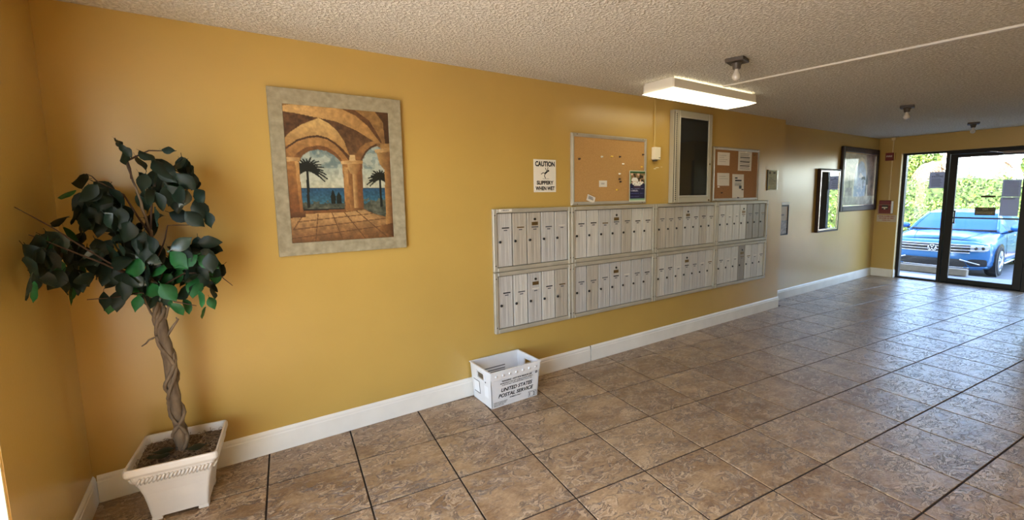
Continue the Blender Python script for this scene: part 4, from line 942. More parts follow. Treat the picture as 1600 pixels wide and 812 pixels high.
def framed_painting():
    o = thing('framed_painting', (1.07, -0.03, 1.18), 'large painting of an arched terrace with palms in a stone-look frame', 'painting')
    fr = back(0, 0, -0.004)
    x0, x1, z0, z1 = 0.690, 1.445, 1.184, 2.152
    ix0, ix1, iz0, iz1 = 0.763, 1.363, 1.260, 2.064
    m = MB()
    Vo = [(x0, z0), (x1, z0), (x1, z1), (x0, z1)]; Vi = [(ix0, iz0), (ix1, iz0), (ix1, iz1), (ix0, iz1)]
    v = [fr(a, b, 0.0) for a, b in Vo]+[fr(a, b, 0.028) for a, b in Vo]+[fr(a, b, 0.024) for a, b in Vi]+[fr(a, b, 0.0) for a, b in Vi]
    f = []
    for k in range(4):
        k2 = (k+1) % 4; f += [(k, k2, k2+4, k+4), (k+4, k2+4, k2+8, k+8), (k+8, k2+8, k2+12, k+12), (k+12, k2+12, k2, k)]
    m.add(v, f); m.build('frame', M['stone_frame'], o, bevel=0.002)
    m = MB().fbox(fr, ix0-0.002, ix1+0.002, iz0-0.002, iz1+0.002, 0.002, 0.018); m.build('backing', M['ink'], o)
    print_mesh('canvas', terrace_painting(), fr, ix0, ix1, iz0, iz1, 0.0195, vcol_material('painted_canvas', 0.5, 0.35), o)
framed_painting()

def caution_sign():
    o = thing('caution_sign', (2.625, 0, 1.548), 'white CAUTION SLIPPERY WHEN WET sign with falling figure on the yellow wall', 'sign')
    fr = back(2.626, 1.548, -0.0008)
    MB().fbox(fr, -0.112, 0.112, 0, 0.264, 0, 0.003).build('plate', pm('white_sign_plastic', (0.80, 0.76, 0.66), 0.4), o, bevel=0.001)
    text('lettering', 'CAUTION', fr, 0.043, M['ink'], o, width=0.196, b=0.207, c=0.0042, bold=0.045)
    text('lettering', 'SLIPPERY', fr, 0.032, M['ink'], o, width=0.168, b=0.061, c=0.0042, bold=0.04)
    text('lettering', 'WHEN WET', fr, 0.032, M['ink'], o, width=0.192, b=0.015, c=0.0042, bold=0.04)
    m = MB()
    def limb(pts, w):
        for (a, b), (c, d) in zip(pts[:-1], pts[1:]):
            L = math.hypot(c-a, d-b); nx, ny = -(d-b)/L*w/2, (c-a)/L*w/2
            m.prism([(a-nx, b-ny), (c-nx, d-ny), (c+nx, d+ny), (a+nx, b+ny)], fr, 0.0034, 0.0042)
    limb([(0.000, 0.152), (0.024, 0.169)], 0.014)             # torso leaning back
    limb([(0.002, 0.150), (-0.020, 0.158), (-0.040, 0.145)], 0.006)   # kicked leg
    limb([(0.002, 0.150), (-0.008, 0.132), (0.006, 0.112)], 0.006)    # standing leg
    limb([(0.022, 0.168), (0.008, 0.184), (0.004, 0.198)], 0.005); limb([(0.024, 0.170), (0.026, 0.188), (0.030, 0.202)], 0.005)
    limb([(-0.025, 0.109), (0.04, 0.109)], 0.002)
    m.lathe([(0.008, 0.0034), (0.008, 0.0043)], frame(fr(0.033, 0.173, 0), (1,0,0), (0,0,1), (0,-1,0)), 14)
    m.build('pictogram', M['ink'], o)
caution_sign()

def corkboard(x0, x1, z0, z1, mat, label, w=0.030, d=0.022):
    o = thing('cork_board', ((x0+x1)/2, 0, z0), label, 'notice board')
    fr = back(0, 0, -0.0008); m = MB()
    Vo = [(x0, z0), (x1, z0), (x1, z1), (x0, z1)]; Vi = [(x0+w, z0+w), (x1-w, z0+w), (x1-w, z1-w), (x0+w, z1-w)]
    Vm = [(x0+w*.35, z0+w*.35), (x1-w*.35, z0+w*.35), (x1-w*.35, z1-w*.35), (x0+w*.35, z1-w*.35)]
    v = [fr(a, b, 0.0) for a, b in Vo]+[fr(a, b, d*0.7) for a, b in Vo]+[fr(a, b, d) for a, b in Vm]+[fr(a, b, d*0.75) for a, b in Vi]+[fr(a, b, 0.004) for a, b in Vi]
    f = []
    for r in range(4):
        for k in range(4):
            k2 = (k+1) % 4; f.append((4*r+k, 4*r+k2, 4*r+4+k2, 4*r+4+k))
    m.add(v, f).build('frame', M['alu'], o)
    MB().fbox(fr, x0+w-0.003, x1-w+0.003, z0+w-0.003, z1-w+0.003, 0.001, 0.0105).build('cork_panel', mat, o)
    for (a, b) in ((x0+0.06, z0+w*.35), (x1-0.06, z0+w*.35), (x0+0.06, z1-w*.35), (x1-0.06, z1-w*.35)):
        MB().lathe([(0.005, d), (0.004, d+0.0015), (0.0, d+0.002)], frame(fr(a, b, 0), (1,0,0), (0,0,1), (0,-1,0)), 8).build('screw', M['brass'], o)
    return fr
CB = 0.0112    # front of the cork
fr1 = corkboard(2.893, 3.822, 1.432, 2.045, M['cork'], 'cork board with one blue flyer above the second mailbox column')
PINC = {'white': pm('white_pin', (0.75, 0.72, 0.62), 0.35), 'dark': pm('dark_pin', (0.05, 0.02, 0.01), 0.5), 'yellow': pm('yellow_pin', (0.75, 0.50, 0.06), 0.4), 'brass': M['brass']}
def pin(fr, a, b, col, label, c=CB):
    o = thing('push_pin', fr(a, b, c), label, 'pin', 'push pins on the cork boards')
    f = frame(fr(a, b, c), (1,0,0), (0,0,1), (0,-1,0))
    MB().lathe([(0.009, 0.0003), (0.009, 0.003), (0.005, 0.006), (0.0045, 0.014), (0.007, 0.017), (0.0, 0.0185)], f, 10).build('head', PINC[col], o, smooth=True)
for a, b, c, l in ((3.239, 1.856, 'white', 'pale push pin left of three in a row high on the flyer board'), (3.362, 1.862, 'yellow', 'yellowish push pin in the middle of the row of three on the flyer board'),
                   (3.463, 1.864, 'dark', 'dark push pin right of the row of three on the flyer board'), (3.505, 1.800, 'white', 'pale push pin below the dark pin on the flyer board'),
                   (3.461, 1.710, 'white', 'pale push pin left of the flyer, topmost of a vertical trio'), (3.461, 1.662, 'dark', 'dark push pin in the middle of the vertical trio left of the flyer'),
                   (3.472, 1.638, 'dark', 'dark push pin lowest of the vertical trio left of the flyer'), (3.429, 1.564, 'yellow', 'yellow push pin low on the board between small card and flyer'),
                   (3.755, 1.780, 'yellow', 'yellow push pin just above the blue flyer'), (2.980, 1.828, 'dark', 'lone dark push pin near the left side of the flyer board'),
                   (3.770, 1.895, 'dark', 'dark push pin near the right frame above the flyer')):
    pin(fr1, a, b, c, l)
o = sheet('small_card', fr1, 3.212, 3.308, 1.590, 1.647, CB, M['paper'], 'small white upright card pinned in the middle of the flyer board', 'card')
lines(MB(), fr1, 3.235, 3.285, 1.612, 1.628, 2, 0.003, CB+0.002).build('print_lines', M['greyink'], o)
ang = -0.33; cfr = frame(fr1(3.111, 1.487, 0.0135), (math.cos(ang),0,math.sin(ang)), (-math.sin(ang),0,math.cos(ang)), (0,-1,0))
o = sheet('small_card', cfr, -0.047, 0.047, -0.027, 0.027, 0.0035, M['paper'], 'small tilted white card at the lower left of the flyer board', 'card', curl=0.002)
lines(MB(), cfr, -0.035, 0.03, -0.01, 0.02, 3, 0.004, 0.007).build('print_lines', M['greyink'], o)
def flyer():
    a = canvas(60, 80, hx('1c2148'))
    U, V = grid_uv(a); n1 = smooth_noise(80, 60, 8, 5); n2 = smooth_noise(80, 60, 5, 9)
    a[V < 0.40] = hx('8b7350'); k = (V < 0.40) & (n1 > 0.5); a[k] = hx('d8b49a'); k = (V < 0.38) & (n2 < 0.36); a[k] = hx('2a231d'); k = V < 0.09; a[k] = hx('2f5a35')
    k = (V > 0.14) & (V < 0.42) & ((U < 0.10) | (U > 0.93)); a[k] = hx('7fa27c')
    k = (V > 0.22) & (V < 0.34) & (np.hypot((U-0.33)/0.2, (V-0.33)/0.12) < 1); a[k] = hx('e8e6df')
    for (v0, v1, u0, u1, c) in ((0.355, 0.395, 0.2, 0.85, 'e8e6df'), (0.405, 0.445, 0.18, 0.82, 'e8e6df'), (0.455, 0.49, 0.28, 0.7, 'e8e6df'), (0.52, 0.535, 0.25, 0.7, '8a5a4a'), (0.57, 0.585, 0.1, 0.9, '9aa0c4'), (0.62, 0.635, 0.1, 0.5, 'c6c9df'), (0.65, 0.665, 0.1, 0.55, 'c6c9df'), (0.73, 0.74, 0.08, 0.9, '5a609a'), (0.77, 0.78, 0.08, 0.8, '5a609a'), (0.83, 0.84, 0.08, 0.6, '5a609a')):
        k = (V > v0) & (V < v1) & (U > u0) & (U < u1) & (smooth_noise(80, 60, 1.6, int(v0*100)) > 0.28); a[k] = hx(c)
    k = V > 0.90; a[k] = hx('7fa98a'); k = V > 0.945; a[k] = hx('c7d3bd')
    k = (U < 0.035) | (U > 0.965) | (V < 0.02) | (V > 0.985); a[k] = hx('cfd6c0')
    return a
o = thing('flyer', fr1(3.69, 1.445, CB), 'navy blue and green printed flyer pinned at the right of the cork board', 'flyer')
MB().fbox(fr1, 3.582, 3.800, 1.452, 1.742, 0.0228, 0.0238).build('sheet', M['paper'], o)
o2 = print_mesh('print', flyer(), fr1, 3.583, 3.799, 1.453, 1.741, 0.0244, vcol_material('flyer_print', 0.35, 0.5), o)

def wall_box():
    o = thing('switch_box', (3.965, 0, 1.84), 'small cream wall box with a yellow conduit running up to the ceiling', 'switch box')
    fr = back(0, 0, -0.0008)
    MB().fbox(fr, 3.905, 3.990, 1.852, 1.972, 0.0, 0.045).build('box', pm('cream_box', (0.78, 0.72, 0.56), 0.4), o, bevel=0.005, seg=2)
    MB().fbox(fr, 3.96, 3.985, 1.868, 1.874, 0.0452, 0.0462).build('mark', M['greyink'], o)
    MB().fbox(fr, 3.930, 3.954, 1.973, H-0.001, 0.0, 0.014).build('conduit', M['conduit'], o, bevel=0.003)
    MB().fbox(fr, 3.915, 3.96, 1.838, 1.851, 0.002, 0.035).build('bottom_gland', M['alu_dark'], o, bevel=0.003)
wall_box()
m = MB(); rr = random.Random(4); fsc = back(0, 0, -0.0003)
for (a0, b0, w, h) in ((3.935, 1.762, 0.05, 0.012), (3.965, 1.774, 0.06, 0.012), (4.04, 1.784, 0.035, 0.006)):
    m.prism([(a0+w*(0.5+0.5*math.cos(t)*rr.uniform(.75, 1)), b0+h*(0.5+0.5*math.sin(t)*rr.uniform(.7, 1))) for t in [k*math.pi/6 for k in range(12)]], fsc, 0.0, 0.0006)
o = m.build('paint_scuff', pm('bare_plaster_scuff', (0.78, 0.70, 0.50), 0.8)); tag(o, 'pale paint scuff on the yellow wall under the switch box', 'scuff')

def letter_case():
    x0, x1, z0, z1, d = 4.168, 4.785, 1.428, 2.348, 0.066
    o = thing('letter_board_case', ((x0+x1)/2, 0, z0), 'tall glass-fronted black letter board case between the two cork boards', 'notice case')
    fr = back(0, 0, -0.0008); pc = pm('putty_grey_frame', (0.43, 0.395, 0.30), 0.45, metal=0.25)
    m = MB(); rect_frame(m, fr, x0, x1, z0, z1, 0.012, 0.0, d-0.014); m.build('case', pc, o, bevel=0.002)
    m = MB(); rect_frame(m, fr, x0+0.012, x1-0.002, z0+0.002, z1-0.002, 0.066, d-0.013, d); dd = m.build('door', pc, o, bevel=0.004)
    m = MB(); rect_frame(m, fr, x0+0.070, x1-0.060, z0+0.060, z1-0.060, 0.014, d+0.0002, d+0.006); m.build('glazing_bead', M['alu'], dd, bevel=0.002)
    MB().fbox(fr, x0+0.080, x1-0.070, z0+0.070, z1-0.070, d-0.006, d-0.004).build('glass_pane', M['clear'], dd)
    MB().fbox(fr, x0+0.013, x1-0.013, z0+0.013, z1-0.013, 0.002, 0.030).build('felt_panel', M['felt'], o)
    m = MB(); n = 44
    for k in range(n):
        b = z0+0.03+(z1-z0-0.06)*k/n; m.fbox(fr, x0+0.020, x0+0.031, b, b+0.011, d+0.0002, d+0.0035)
    h = m.build('hinge_knuckles', M['alu_dark'], o); h['kind'] = 'stuff'
    for b in (1.83, 1.45): MB().lathe([(0.010, d), (0.010, d+0.005), (0.004, d+0.006), (0.0, d+0.006)], frame(fr(x1-0.035, b, 0), (1,0,0), (0,0,1), (0,-1,0)), 12).build('lock', M['brass'], o)
letter_case()
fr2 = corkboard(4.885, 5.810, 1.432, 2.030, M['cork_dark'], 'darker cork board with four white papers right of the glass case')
tl = lambda a0, a1, b0, b1, n, th, o, r=0.3: lines(MB(), fr2, a0, a1, b0, b1, n, th, CB+0.0045, r).build('print_lines', M['greyink'], o)
o = sheet('paper_note', fr2, 4.968, 5.195, 1.830, 1.972, CB, M['paper'], 'blank-looking square note at the upper left of the darker cork board', 'paper', curl=0.002); tl(4.99, 5.17, 1.86, 1.95, 4, 0.0025, o, 0.6)
o = sheet('paper_note', fr2, 5.368, 5.645, 1.778, 1.997, CB, M['paper'], 'white typed sheet at the upper right of the darker cork board', 'paper', curl=0.002); tl(5.40, 5.62, 1.79, 1.98, 10, 0.0045, o, 0.2)
m = MB()
for b in (1.93, 1.88, 1.835): m.fbox(fr2, 5.40, 5.60, b-0.005, b+0.005, CB+0.0048, CB+0.0054)
m.build('bold_lines', M['ink'], o)
o = sheet('paper_note', fr2, 4.975, 5.203, 1.604, 1.745, CB, M['paper'], 'square note at the lower left of the darker cork board', 'paper', curl=0.002, skew=-0.06); tl(5.00, 5.18, 1.67, 1.72, 2, 0.0025, o, 0.3)
o = sheet('paper_note', fr2, 5.270, 5.500, 1.466, 1.736, CB, M['paper'], 'tall white sheet with black print low on the darker cork board', 'paper', curl=0.002, skew=-0.05)
tl(5.31, 5.46, 1.60, 1.64, 4, 0.004, o, 0.3)
m = MB(); m.fbox(fr2, 5.31, 5.36, 1.685, 1.70, CB+0.0048, CB+0.0054); m.fbox(fr2, 5.315, 5.445, 1.655, 1.672, CB+0.0048, CB+0.0054); m.fbox(fr2, 5.40, 5.45, 1.57, 1.605, CB+0.0048, CB+0.0054)
m.build('bold_lines', M['ink'], o)
for a, b, c, l in ((5.515, 1.988, 'white', 'white push pin on top of the typed sheet'), (4.995, 1.590, 'white', 'white push pin under the lower left note'), (5.060, 1.525, 'dark', 'dark push pin low at the left of the darker cork board'),
                   (5.462, 1.560, 'dark', 'dark push pin on the tall printed sheet'), (5.380, 1.466, 'dark', 'dark push pin at the bottom of the tall printed sheet'), (5.70, 1.965, 'brass', 'brass push pin in the upper right corner of the darker cork board')):
    pin(fr2, a, b, c, l, CB+0.0035 if (b > 1.98 or a in (5.462, 5.380)) else CB)

def sign_holder():
    o = thing('acrylic_sign_holder', (6.17, 0, 1.545), 'clear acrylic sign holder with faded paper near the wall corner', 'sign holder')
    fr = back(0, 0, -0.0008)
    MB().fbox(fr, 6.045, 6.255, 1.56, 1.79, 0.004, 0.006).build('sheet', pm('faded_paper', (0.62, 0.61, 0.47), 0.6, col2=(0.46, 0.46, 0.36), vscale=22), o)
    m = MB(); lines(m, fr, 6.06, 6.22, 1.62, 1.71, 5, 0.004, 0.007, 0.5); m.fbox(fr, 6.06, 6.10, 1.75, 1.78, 0.007, 0.0074); m.fbox(fr, 6.16, 6.21, 1.755, 1.775, 0.007, 0.0074); m.build('print_lines', M['greyink'], o)
    MB().fbox(fr, 6.06, 6.085, 1.565, 1.60, 0.007, 0.0076).build('yellow_seal', pm('yellow_seal', (0.8, 0.66, 0.15), 0.5), o)
    MB().fbox(fr, 6.034, 6.275, 1.545, 1.802, 0.0085, 0.0100).build('clear_front', M['clear_plastic'], o)
    MB().fbox(fr, 6.029, 6.033, 1.545, 1.802, 0.0, 0.010).build('side_lip', M['ink'], o)
sign_holder()

# ----------------------------------------------------------------- mailboxes
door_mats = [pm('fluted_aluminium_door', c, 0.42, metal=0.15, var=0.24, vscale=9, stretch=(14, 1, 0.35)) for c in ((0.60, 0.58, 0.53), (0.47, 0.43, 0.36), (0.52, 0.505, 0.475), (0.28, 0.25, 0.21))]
label_mats = [M['paper'], M['ink'], M['brass'], M['greyink']]
def door_mesh(w, h):
    """one fluted door: raised stile at the left, shallow flutes across"""
    m = MB(); fr = back(0, 0, 0)
    st = [(0, .0100), (.04, .0116), (.13, .0116), (.15, .0106), (.36, .0106), (.38, .0099), (.52, .0099), (.54, .0107), (.70, .0107), (.72, .0100), (.88, .0100), (.90, .0114), (.97, .0114), (1.0, .0100)]
    poly = [(0, 0)]+[(s*w, c) for s, c in st]+[(w, 0)]
    n = len(poly)
    v = [fr(a, 0, c) for a, c in poly]+[fr(a, h, c) for a, c in poly]
    m.add(v, [tuple(range(n)), tuple(range(2*n-1, n-1, -1))]+[(i, i+n, (i+1) % n+n, (i+1) % n) for i in range(n)])
    return m
_meshcache = {}
def shared(key, make, mats):
    if key not in _meshcache:
        o = make().build(key[0], mats); _meshcache[key] = o.data; bpy.data.objects.remove(o)
    return _meshcache[key]
def link(name, me, parent, loc):
    o = bpy.data.objects.new(name, me); COL.objects.link(o); o.parent = parent; o.location = loc; return o
M['bank_frame'] = pm('beige_aluminium_frame', (0.43, 0.395, 0.315), 0.45, metal=0.25, var=0.08, vscale=10)
HOLE = lambda: MB().lathe([(0.0105, 0.0), (0.0105, 0.006), (0.008, 0.008), (0.0, 0.008)], back(0, 0, 0), 10)
def bank(x0, x1, z0, z1, n, upper, label):
    o = thing('mailbox_bank', ((x0+x1)/2, 0, z0), label, 'mailboxes', 'wall mailbox banks')
    fr = back(0, 0, -0.0008); fw = 0.033; D = 0.030
    m = MB(); rect_frame(m, fr, x0+0.001, x1-0.001, z0+0.001, z1-0.001, fw, 0.0, D)
    m.build('frame', M['bank_frame'], o, bevel=0.004)
    for sx in (x0+0.016, x1-0.016):
        for sz in (z0+0.05, z1-0.05): link('screw', shared(('screw',), lambda: MB().lathe([(0.0055, 0), (0.0045, 0.0015), (0.0, 0.002)], back(0, 0, 0), 8), M['alu_dark']), o, Vector((sx, -D-0.0006, sz))-Vector(o.location))
    MB().fbox(fr, x0+0.02, x1-0.02, z0+0.02, z1-0.02, 0.0005, 0.006).build('back_pan', M['alu_dark'], o)
    ix0, ix1 = x0+fw+0.004, x1-fw-0.004; iz0, iz1 = z0+fw+0.006, z1-fw-0.006
    pitch = (ix1-ix0)/n; w = pitch-0.008; h = iz1-iz0
    lz = iz1-h*(0.29 if upper else 0.34); kz = iz1-h*(0.53 if upper else 0.56)
    base = Vector(o.location)
    for k in range(n):
        xa = ix0+k*pitch+0.004
        mi = rnd.choice((0, 0, 0, 1, 2, 2, 1))
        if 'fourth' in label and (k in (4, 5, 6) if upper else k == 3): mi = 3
        key = ('door', round(w, 4), round(h, 4), mi)
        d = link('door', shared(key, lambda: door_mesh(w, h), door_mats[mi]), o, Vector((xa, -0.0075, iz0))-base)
        link('lock', shared(('lock',), HOLE, M['black']), d, (w*0.16, -0.013, kz-iz0))
        c = rnd.choice((1, 3, 3, 0, 1, 2))
        lw = w*0.50; dz = rnd.uniform(-0.006, 0.006)
        link('name_plate', shared(('name_plate', round(lw, 4), c), lambda: MB().fbox(back(0, 0, 0), -lw/2, lw/2, 0, 0.009, 0, 0.002), label_mats[c]), d, (w*0.56, -0.0112, lz-iz0+dz))
        link('number_plate', shared(('number_plate', 1), lambda: lines(MB(), back(0, 0, 0), -0.016, 0.016, 0, 0.012, 1, 0.008, 0, 0.0), M['greyink']), d, (w*0.56, -0.0112, lz-iz0-0.020+dz))
        if k == n//2:
            link('arrow_lock', shared(('arrow_lock',), lambda: MB().lathe([(0.010, 0), (0.010, 0.006), (0.0, 0.007)], back(0, 0, 0), 10), M['black']), d, (w*0.55, -0.0115, h-0.052))
            link('lock_plate', shared(('lock_plate',), lambda: MB().fbox(back(0, 0, 0), -0.030, 0.030, -0.014, 0.014, 0, 0.003), M['brass'] if not ('fourth' in label) else M['paper']), d, (w*0.55, -0.0115, h-0.088))
    return o
XB = [2.117, 2.884, 3.950, 4.975, 6.038]; ords = ('first', 'second', 'third', 'fourth')
for k in range(4):
    b_ = bank(XB[k], XB[k+1], 0.934, 1.424, 5 if k == 0 else 7, True, f'upper {"five" if k == 0 else "seven"}-door aluminium mailbox bank, {ords[k]} column from the left')
    if k == 0:
        fr = back(0, 0, -0.031); MB().fbox(fr, 2.165, 2.285, 1.400, 1.421, 0, 0.0008).build('sticker', M['paper'], b_)
        text('sticker_print', 'A MAILBOX', back(2.225, 0, -0.0318), 0.010, M['ink'], b_, b=1.406, c=0.0004, bold=0.03)
    bank(XB[k], XB[k+1], 0.444, 0.933, 5 if k == 0 else 7, False, f'lower {"five" if k == 0 else "seven"}-door aluminium mailbox bank, {ords[k]} column from the left')

# ----------------------------------------------------------------- set-back wall: notice, mirror, picture
def rec(): return back(0, 0, YR-0.001)
def notice_frame():
    o = thing('framed_notice', (6.87, YR, 0.92), 'small black framed notice half hidden behind the wall step', 'notice')
    fr = rec()
    m = MB(); rect_frame(m, fr, 6.60, 6.985, 0.925, 1.345, 0.018, 0, 0.016); m.build('frame', M['ink'], o, bevel=0.002)
    MB().fbox(fr, 6.617, 6.968, 0.942, 1.328, 0.001, 0.006).build('sheet', M['paper'], o)
    MB().fbox(fr, 6.617, 6.968, 0.942, 1.13, 0.0065, 0.0075).build('photo_print', pm('faded_photo', (0.40, 0.32, 0.28), 0.5, col2=(0.10, 0.08, 0.08), vscale=30), o)
    MB().fbox(fr, 6.80, 6.87, 1.20, 1.215, 0.0065, 0.0075).build('print_line', M['greyink'], o)
    MB().fbox(fr, 6.60, 7.00, 1.346, 1.385, 0, 0.012).build('top_strip', M['white_paint'], o, bevel=0.002)
notice_frame()
def wall_mirror():
    o = thing('wall_mirror', (8.2, YR, 0.9), 'narrow tall wall mirror with a silver edge and dark frame on the set-back wall', 'mirror')
    fr = rec(); x0, x1, z0, z1 = 7.80, 8.50, 0.905, 1.868
    m = MB(); rect_frame(m, fr, x0, x1, z0, z1, 0.022, 0, 0.05); m.build('frame', M['dark_wood'], o, bevel=0.006, seg=2)
    m = MB(); rect_frame(m, fr, x0+0.022, x1-0.022, z0+0.022, z1-0.022, 0.03, 0.02, 0.046); m.build('bevelled_edge', M['silver'], o, bevel=0.008)
    MB().fbox(fr, x0+0.05, x1-0.05, z0+0.05, z1-0.05, 0.02, 0.036).build('mirror_glass', M['mirror'], o)
wall_mirror()
def garden_picture():
    a = canvas(110, 90, hx('b9b49c'))
    U, V = grid_uv(a)
    pfill(a, [(0, 0), (1, 0), (1, 1), (0, 1)], hx('c4bea2'), hx('a49f90'), 0, 0.12, 3)
    for k in range(7): stroke(a, (0.05+0.04*k, 1.0), (0.16+0.05*k, 0.05), 0.006, hx('8d8c70'))
    pfill(a, [(0.68, 0), (1, 0), (1, 0.9), (0.74, 0.9), (0.74, 0.4)], hx('6a5145'), hx('7d6a5c'), 1, 0.25, 6)
    arch = [(0.33, 0.95), (0.33, 0.52), (0.36, 0.34), (0.43, 0.2), (0.52, 0.13), (0.61, 0.17), (0.68, 0.3), (0.71, 0.5), (0.72, 0.9)]
    ring = [(0.29, 0.95), (0.29, 0.5), (0.33, 0.3), (0.41, 0.14), (0.52, 0.06), (0.63, 0.1), (0.72, 0.26), (0.76, 0.5), (0.76, 0.9)]
    pfill(a, ring, hx('d8d2bb'), hx('b3aa92'), 0, 0.08, 7)
    pfill(a, arch, hx('8ea4bd'), hx('cfd8dd'), 1, 0.12, 8, 0.13, 0.62)
    k = pmask(a, arch) & (V > 0.62); a[k] = hx('93a9bd'); k2 = k & (smooth_noise(90, 110, 4, 12) > 0.55); a[k2] = hx('c3ccd0')
    pfill(a, [(0.45, 0.46), (0.52, 0.36), (0.6, 0.42), (0.62, 0.47)], hx('f0efe8'), None, 1, 0.05)
    stroke(a, (0.62, 0.47), (0.62, 0.66), 0.008, hx('3a4a3c')); palm(a, 0.62, 0.47, 0.07, hx('35463a'), 9, 4)
    pfill(a, [(0.74, 0.38), (0.77, 0.5), (0.78, 0.82), (0.70, 0.82), (0.71, 0.5)], hx('2d3a30'), hx('4a5145'), 1, 0.2)
    pfill(a, [(0.73, 0.6), (0.77, 0.6), (0.78, 0.85), (0.72, 0.85)], hx('c9c2aa'), None, 1, 0.1)
    pfill(a, [(0.16, 0.42), (0.21, 0.42), (0.23, 0.7), (0.16, 0.72)], hx('6d6a55'), hx('8f8a76'), 1, 0.2)
    pfill(a, [(0.1, 0.66), (0.27, 0.66), (0.3, 0.85), (0.08, 0.85)], hx('9a8d86'), hx('b3aa9c'), 1, 0.2)
    pfill(a, [(0, 0.84), (1, 0.82), (1, 1), (0, 1)], hx('b7b2a0'), hx('8d877a'), 1, 0.15, 9)
    o = thing('framed_picture', (9.3, YR, 1.2), 'large pale picture of a garden arch in a dark brown frame by the door corner', 'picture')
    fr = rec(); x0, x1, z0, z1 = 8.545, 9.985, 1.195, 2.235
    m = MB(); rect_frame(m, fr, x0, x1, z0, z1, 0.085, 0, 0.045); m.build('frame', M['dark_wood'], o, bevel=0.012, seg=2)
    m = MB(); rect_frame(m, fr, x0+0.085, x1-0.085, z0+0.085, z1-0.085, 0.018, 0.01, 0.036); m.build('inner_fillet', M['silver'], o, bevel=0.003)
    MB().fbox(fr, x0+0.08, x1-0.08, z0+0.08, z1-0.08, 0.002, 0.02).build('backing', M['ink'], o)
    print_mesh('print', a, fr, x0+0.10, x1-0.10, z0+0.10, z1-0.10, 0.022, vcol_material('glazed_print', 0.5, 0.3, coat=0.25), o)
garden_picture()

# ----------------------------------------------------------------- end wall: fire alarm things
ff = far(0, 0, XF-0.0008)
o = thing('fire_alarm_horn', (XF, 0.03, 2.04), 'square red fire alarm horn with white letters high on the end wall', 'alarm')
MB().fbox(ff, -0.088, 0.030, 2.045, 2.178, 0, 0.04).build('housing', M['red'], o, bevel=0.006, seg=2)
text('lettering', 'FIRE', ff, 0.026, M['paper'], o, width=0.085, a=-0.029, b=2.105, c=0.041, bold=0.03)
MB().fbox(ff, 0.033, 0.05, 2.055, 2.175, 0, 0.03).build('side_box', M['conduit'], o, bevel=0.003)
o = thing('wall_conduit', (XF, 0.0, 1.36), 'cream painted conduit down the end wall to the fire alarm pull station', 'conduit')
MB().fbox(ff, 0.0, 0.018, 1.36, 2.044, 0, 0.016).fbox(ff, 0.0, 0.018, 2.179, H-0.05, 0, 0.016).build('channel', M['cream'], o, bevel=0.003)
MB().prism([(-0.012, H-0.05), (0.030, H-0.05), (0.040, H-0.001), (-0.022, H-0.001)], ff, 0, 0.03).build('ceiling_boot', M['cream'], o, bevel=0.002)
o = thing('fire_pull_station', (XF, 0.03, 1.12), 'red fire alarm pull station under a clear cover by the glass door', 'alarm')
MB().fbox(ff, -0.128, 0.045, 1.125, 1.355, 0, 0.028).build('backplate', M['red'], o, bevel=0.006, seg=2)
m = MB(); m.fbox(ff, -0.128, 0.045, 1.285, 1.355, 0.029, 0.05); m.build('hood', M['red'], o, bevel=0.012, seg=2)
MB().fbox(ff, -0.085, 0.005, 1.20, 1.275, 0.029, 0.034).build('handle_recess', M['ink'], o)
m = MB(); m.fbox(ff, -0.08, 0.0, 1.222, 1.243, 0.035, 0.05); m.fbox(ff, -0.05, -0.03, 1.20, 1.222, 0.035, 0.05); m.build('pull_handle', M['paper'], o, bevel=0.003)
m = MB(); rect_frame(m, ff, -0.135, 0.072, 1.118, 1.285, 0.012, 0.0, 0.058); m.build('clear_cover', pm('milky_clear_plastic', (0.38, 0.22, 0.18), 0.2), o, bevel=0.003)
MB().fbox(ff, 0.053, 0.074, 1.13, 1.345, 0.0, 0.06).build('cover_edge', M['paper'], o, bevel=0.004)
o = thing('alarm_label', (XF, 0.0, 0.98), 'pale label with red and black print under the fire pull station', 'label')
MB().fbox(ff, -0.160, 0.130, 0.978, 1.100, 0, 0.002).build('sheet', pm('pale_label', (0.55, 0.47, 0.38), 0.6), o)
redink = pm('red_ink', (0.30, 0.03, 0.02), 0.6)
text('lettering', 'LOCAL ALARM ONLY', ff, 0.022, redink, o, width=0.24, a=-0.015, b=1.066, c=0.0028, bold=0.03)
text('lettering', 'IN CASE OF FIRE', ff, 0.022, redink, o, width=0.21, a=-0.015, b=1.030, c=0.0028, bold=0.03)
text('lettering', 'CALL 911', ff, 0.020, redink, o, width=0.12, a=-0.015, b=0.996, c=0.0028, bold=0.03)

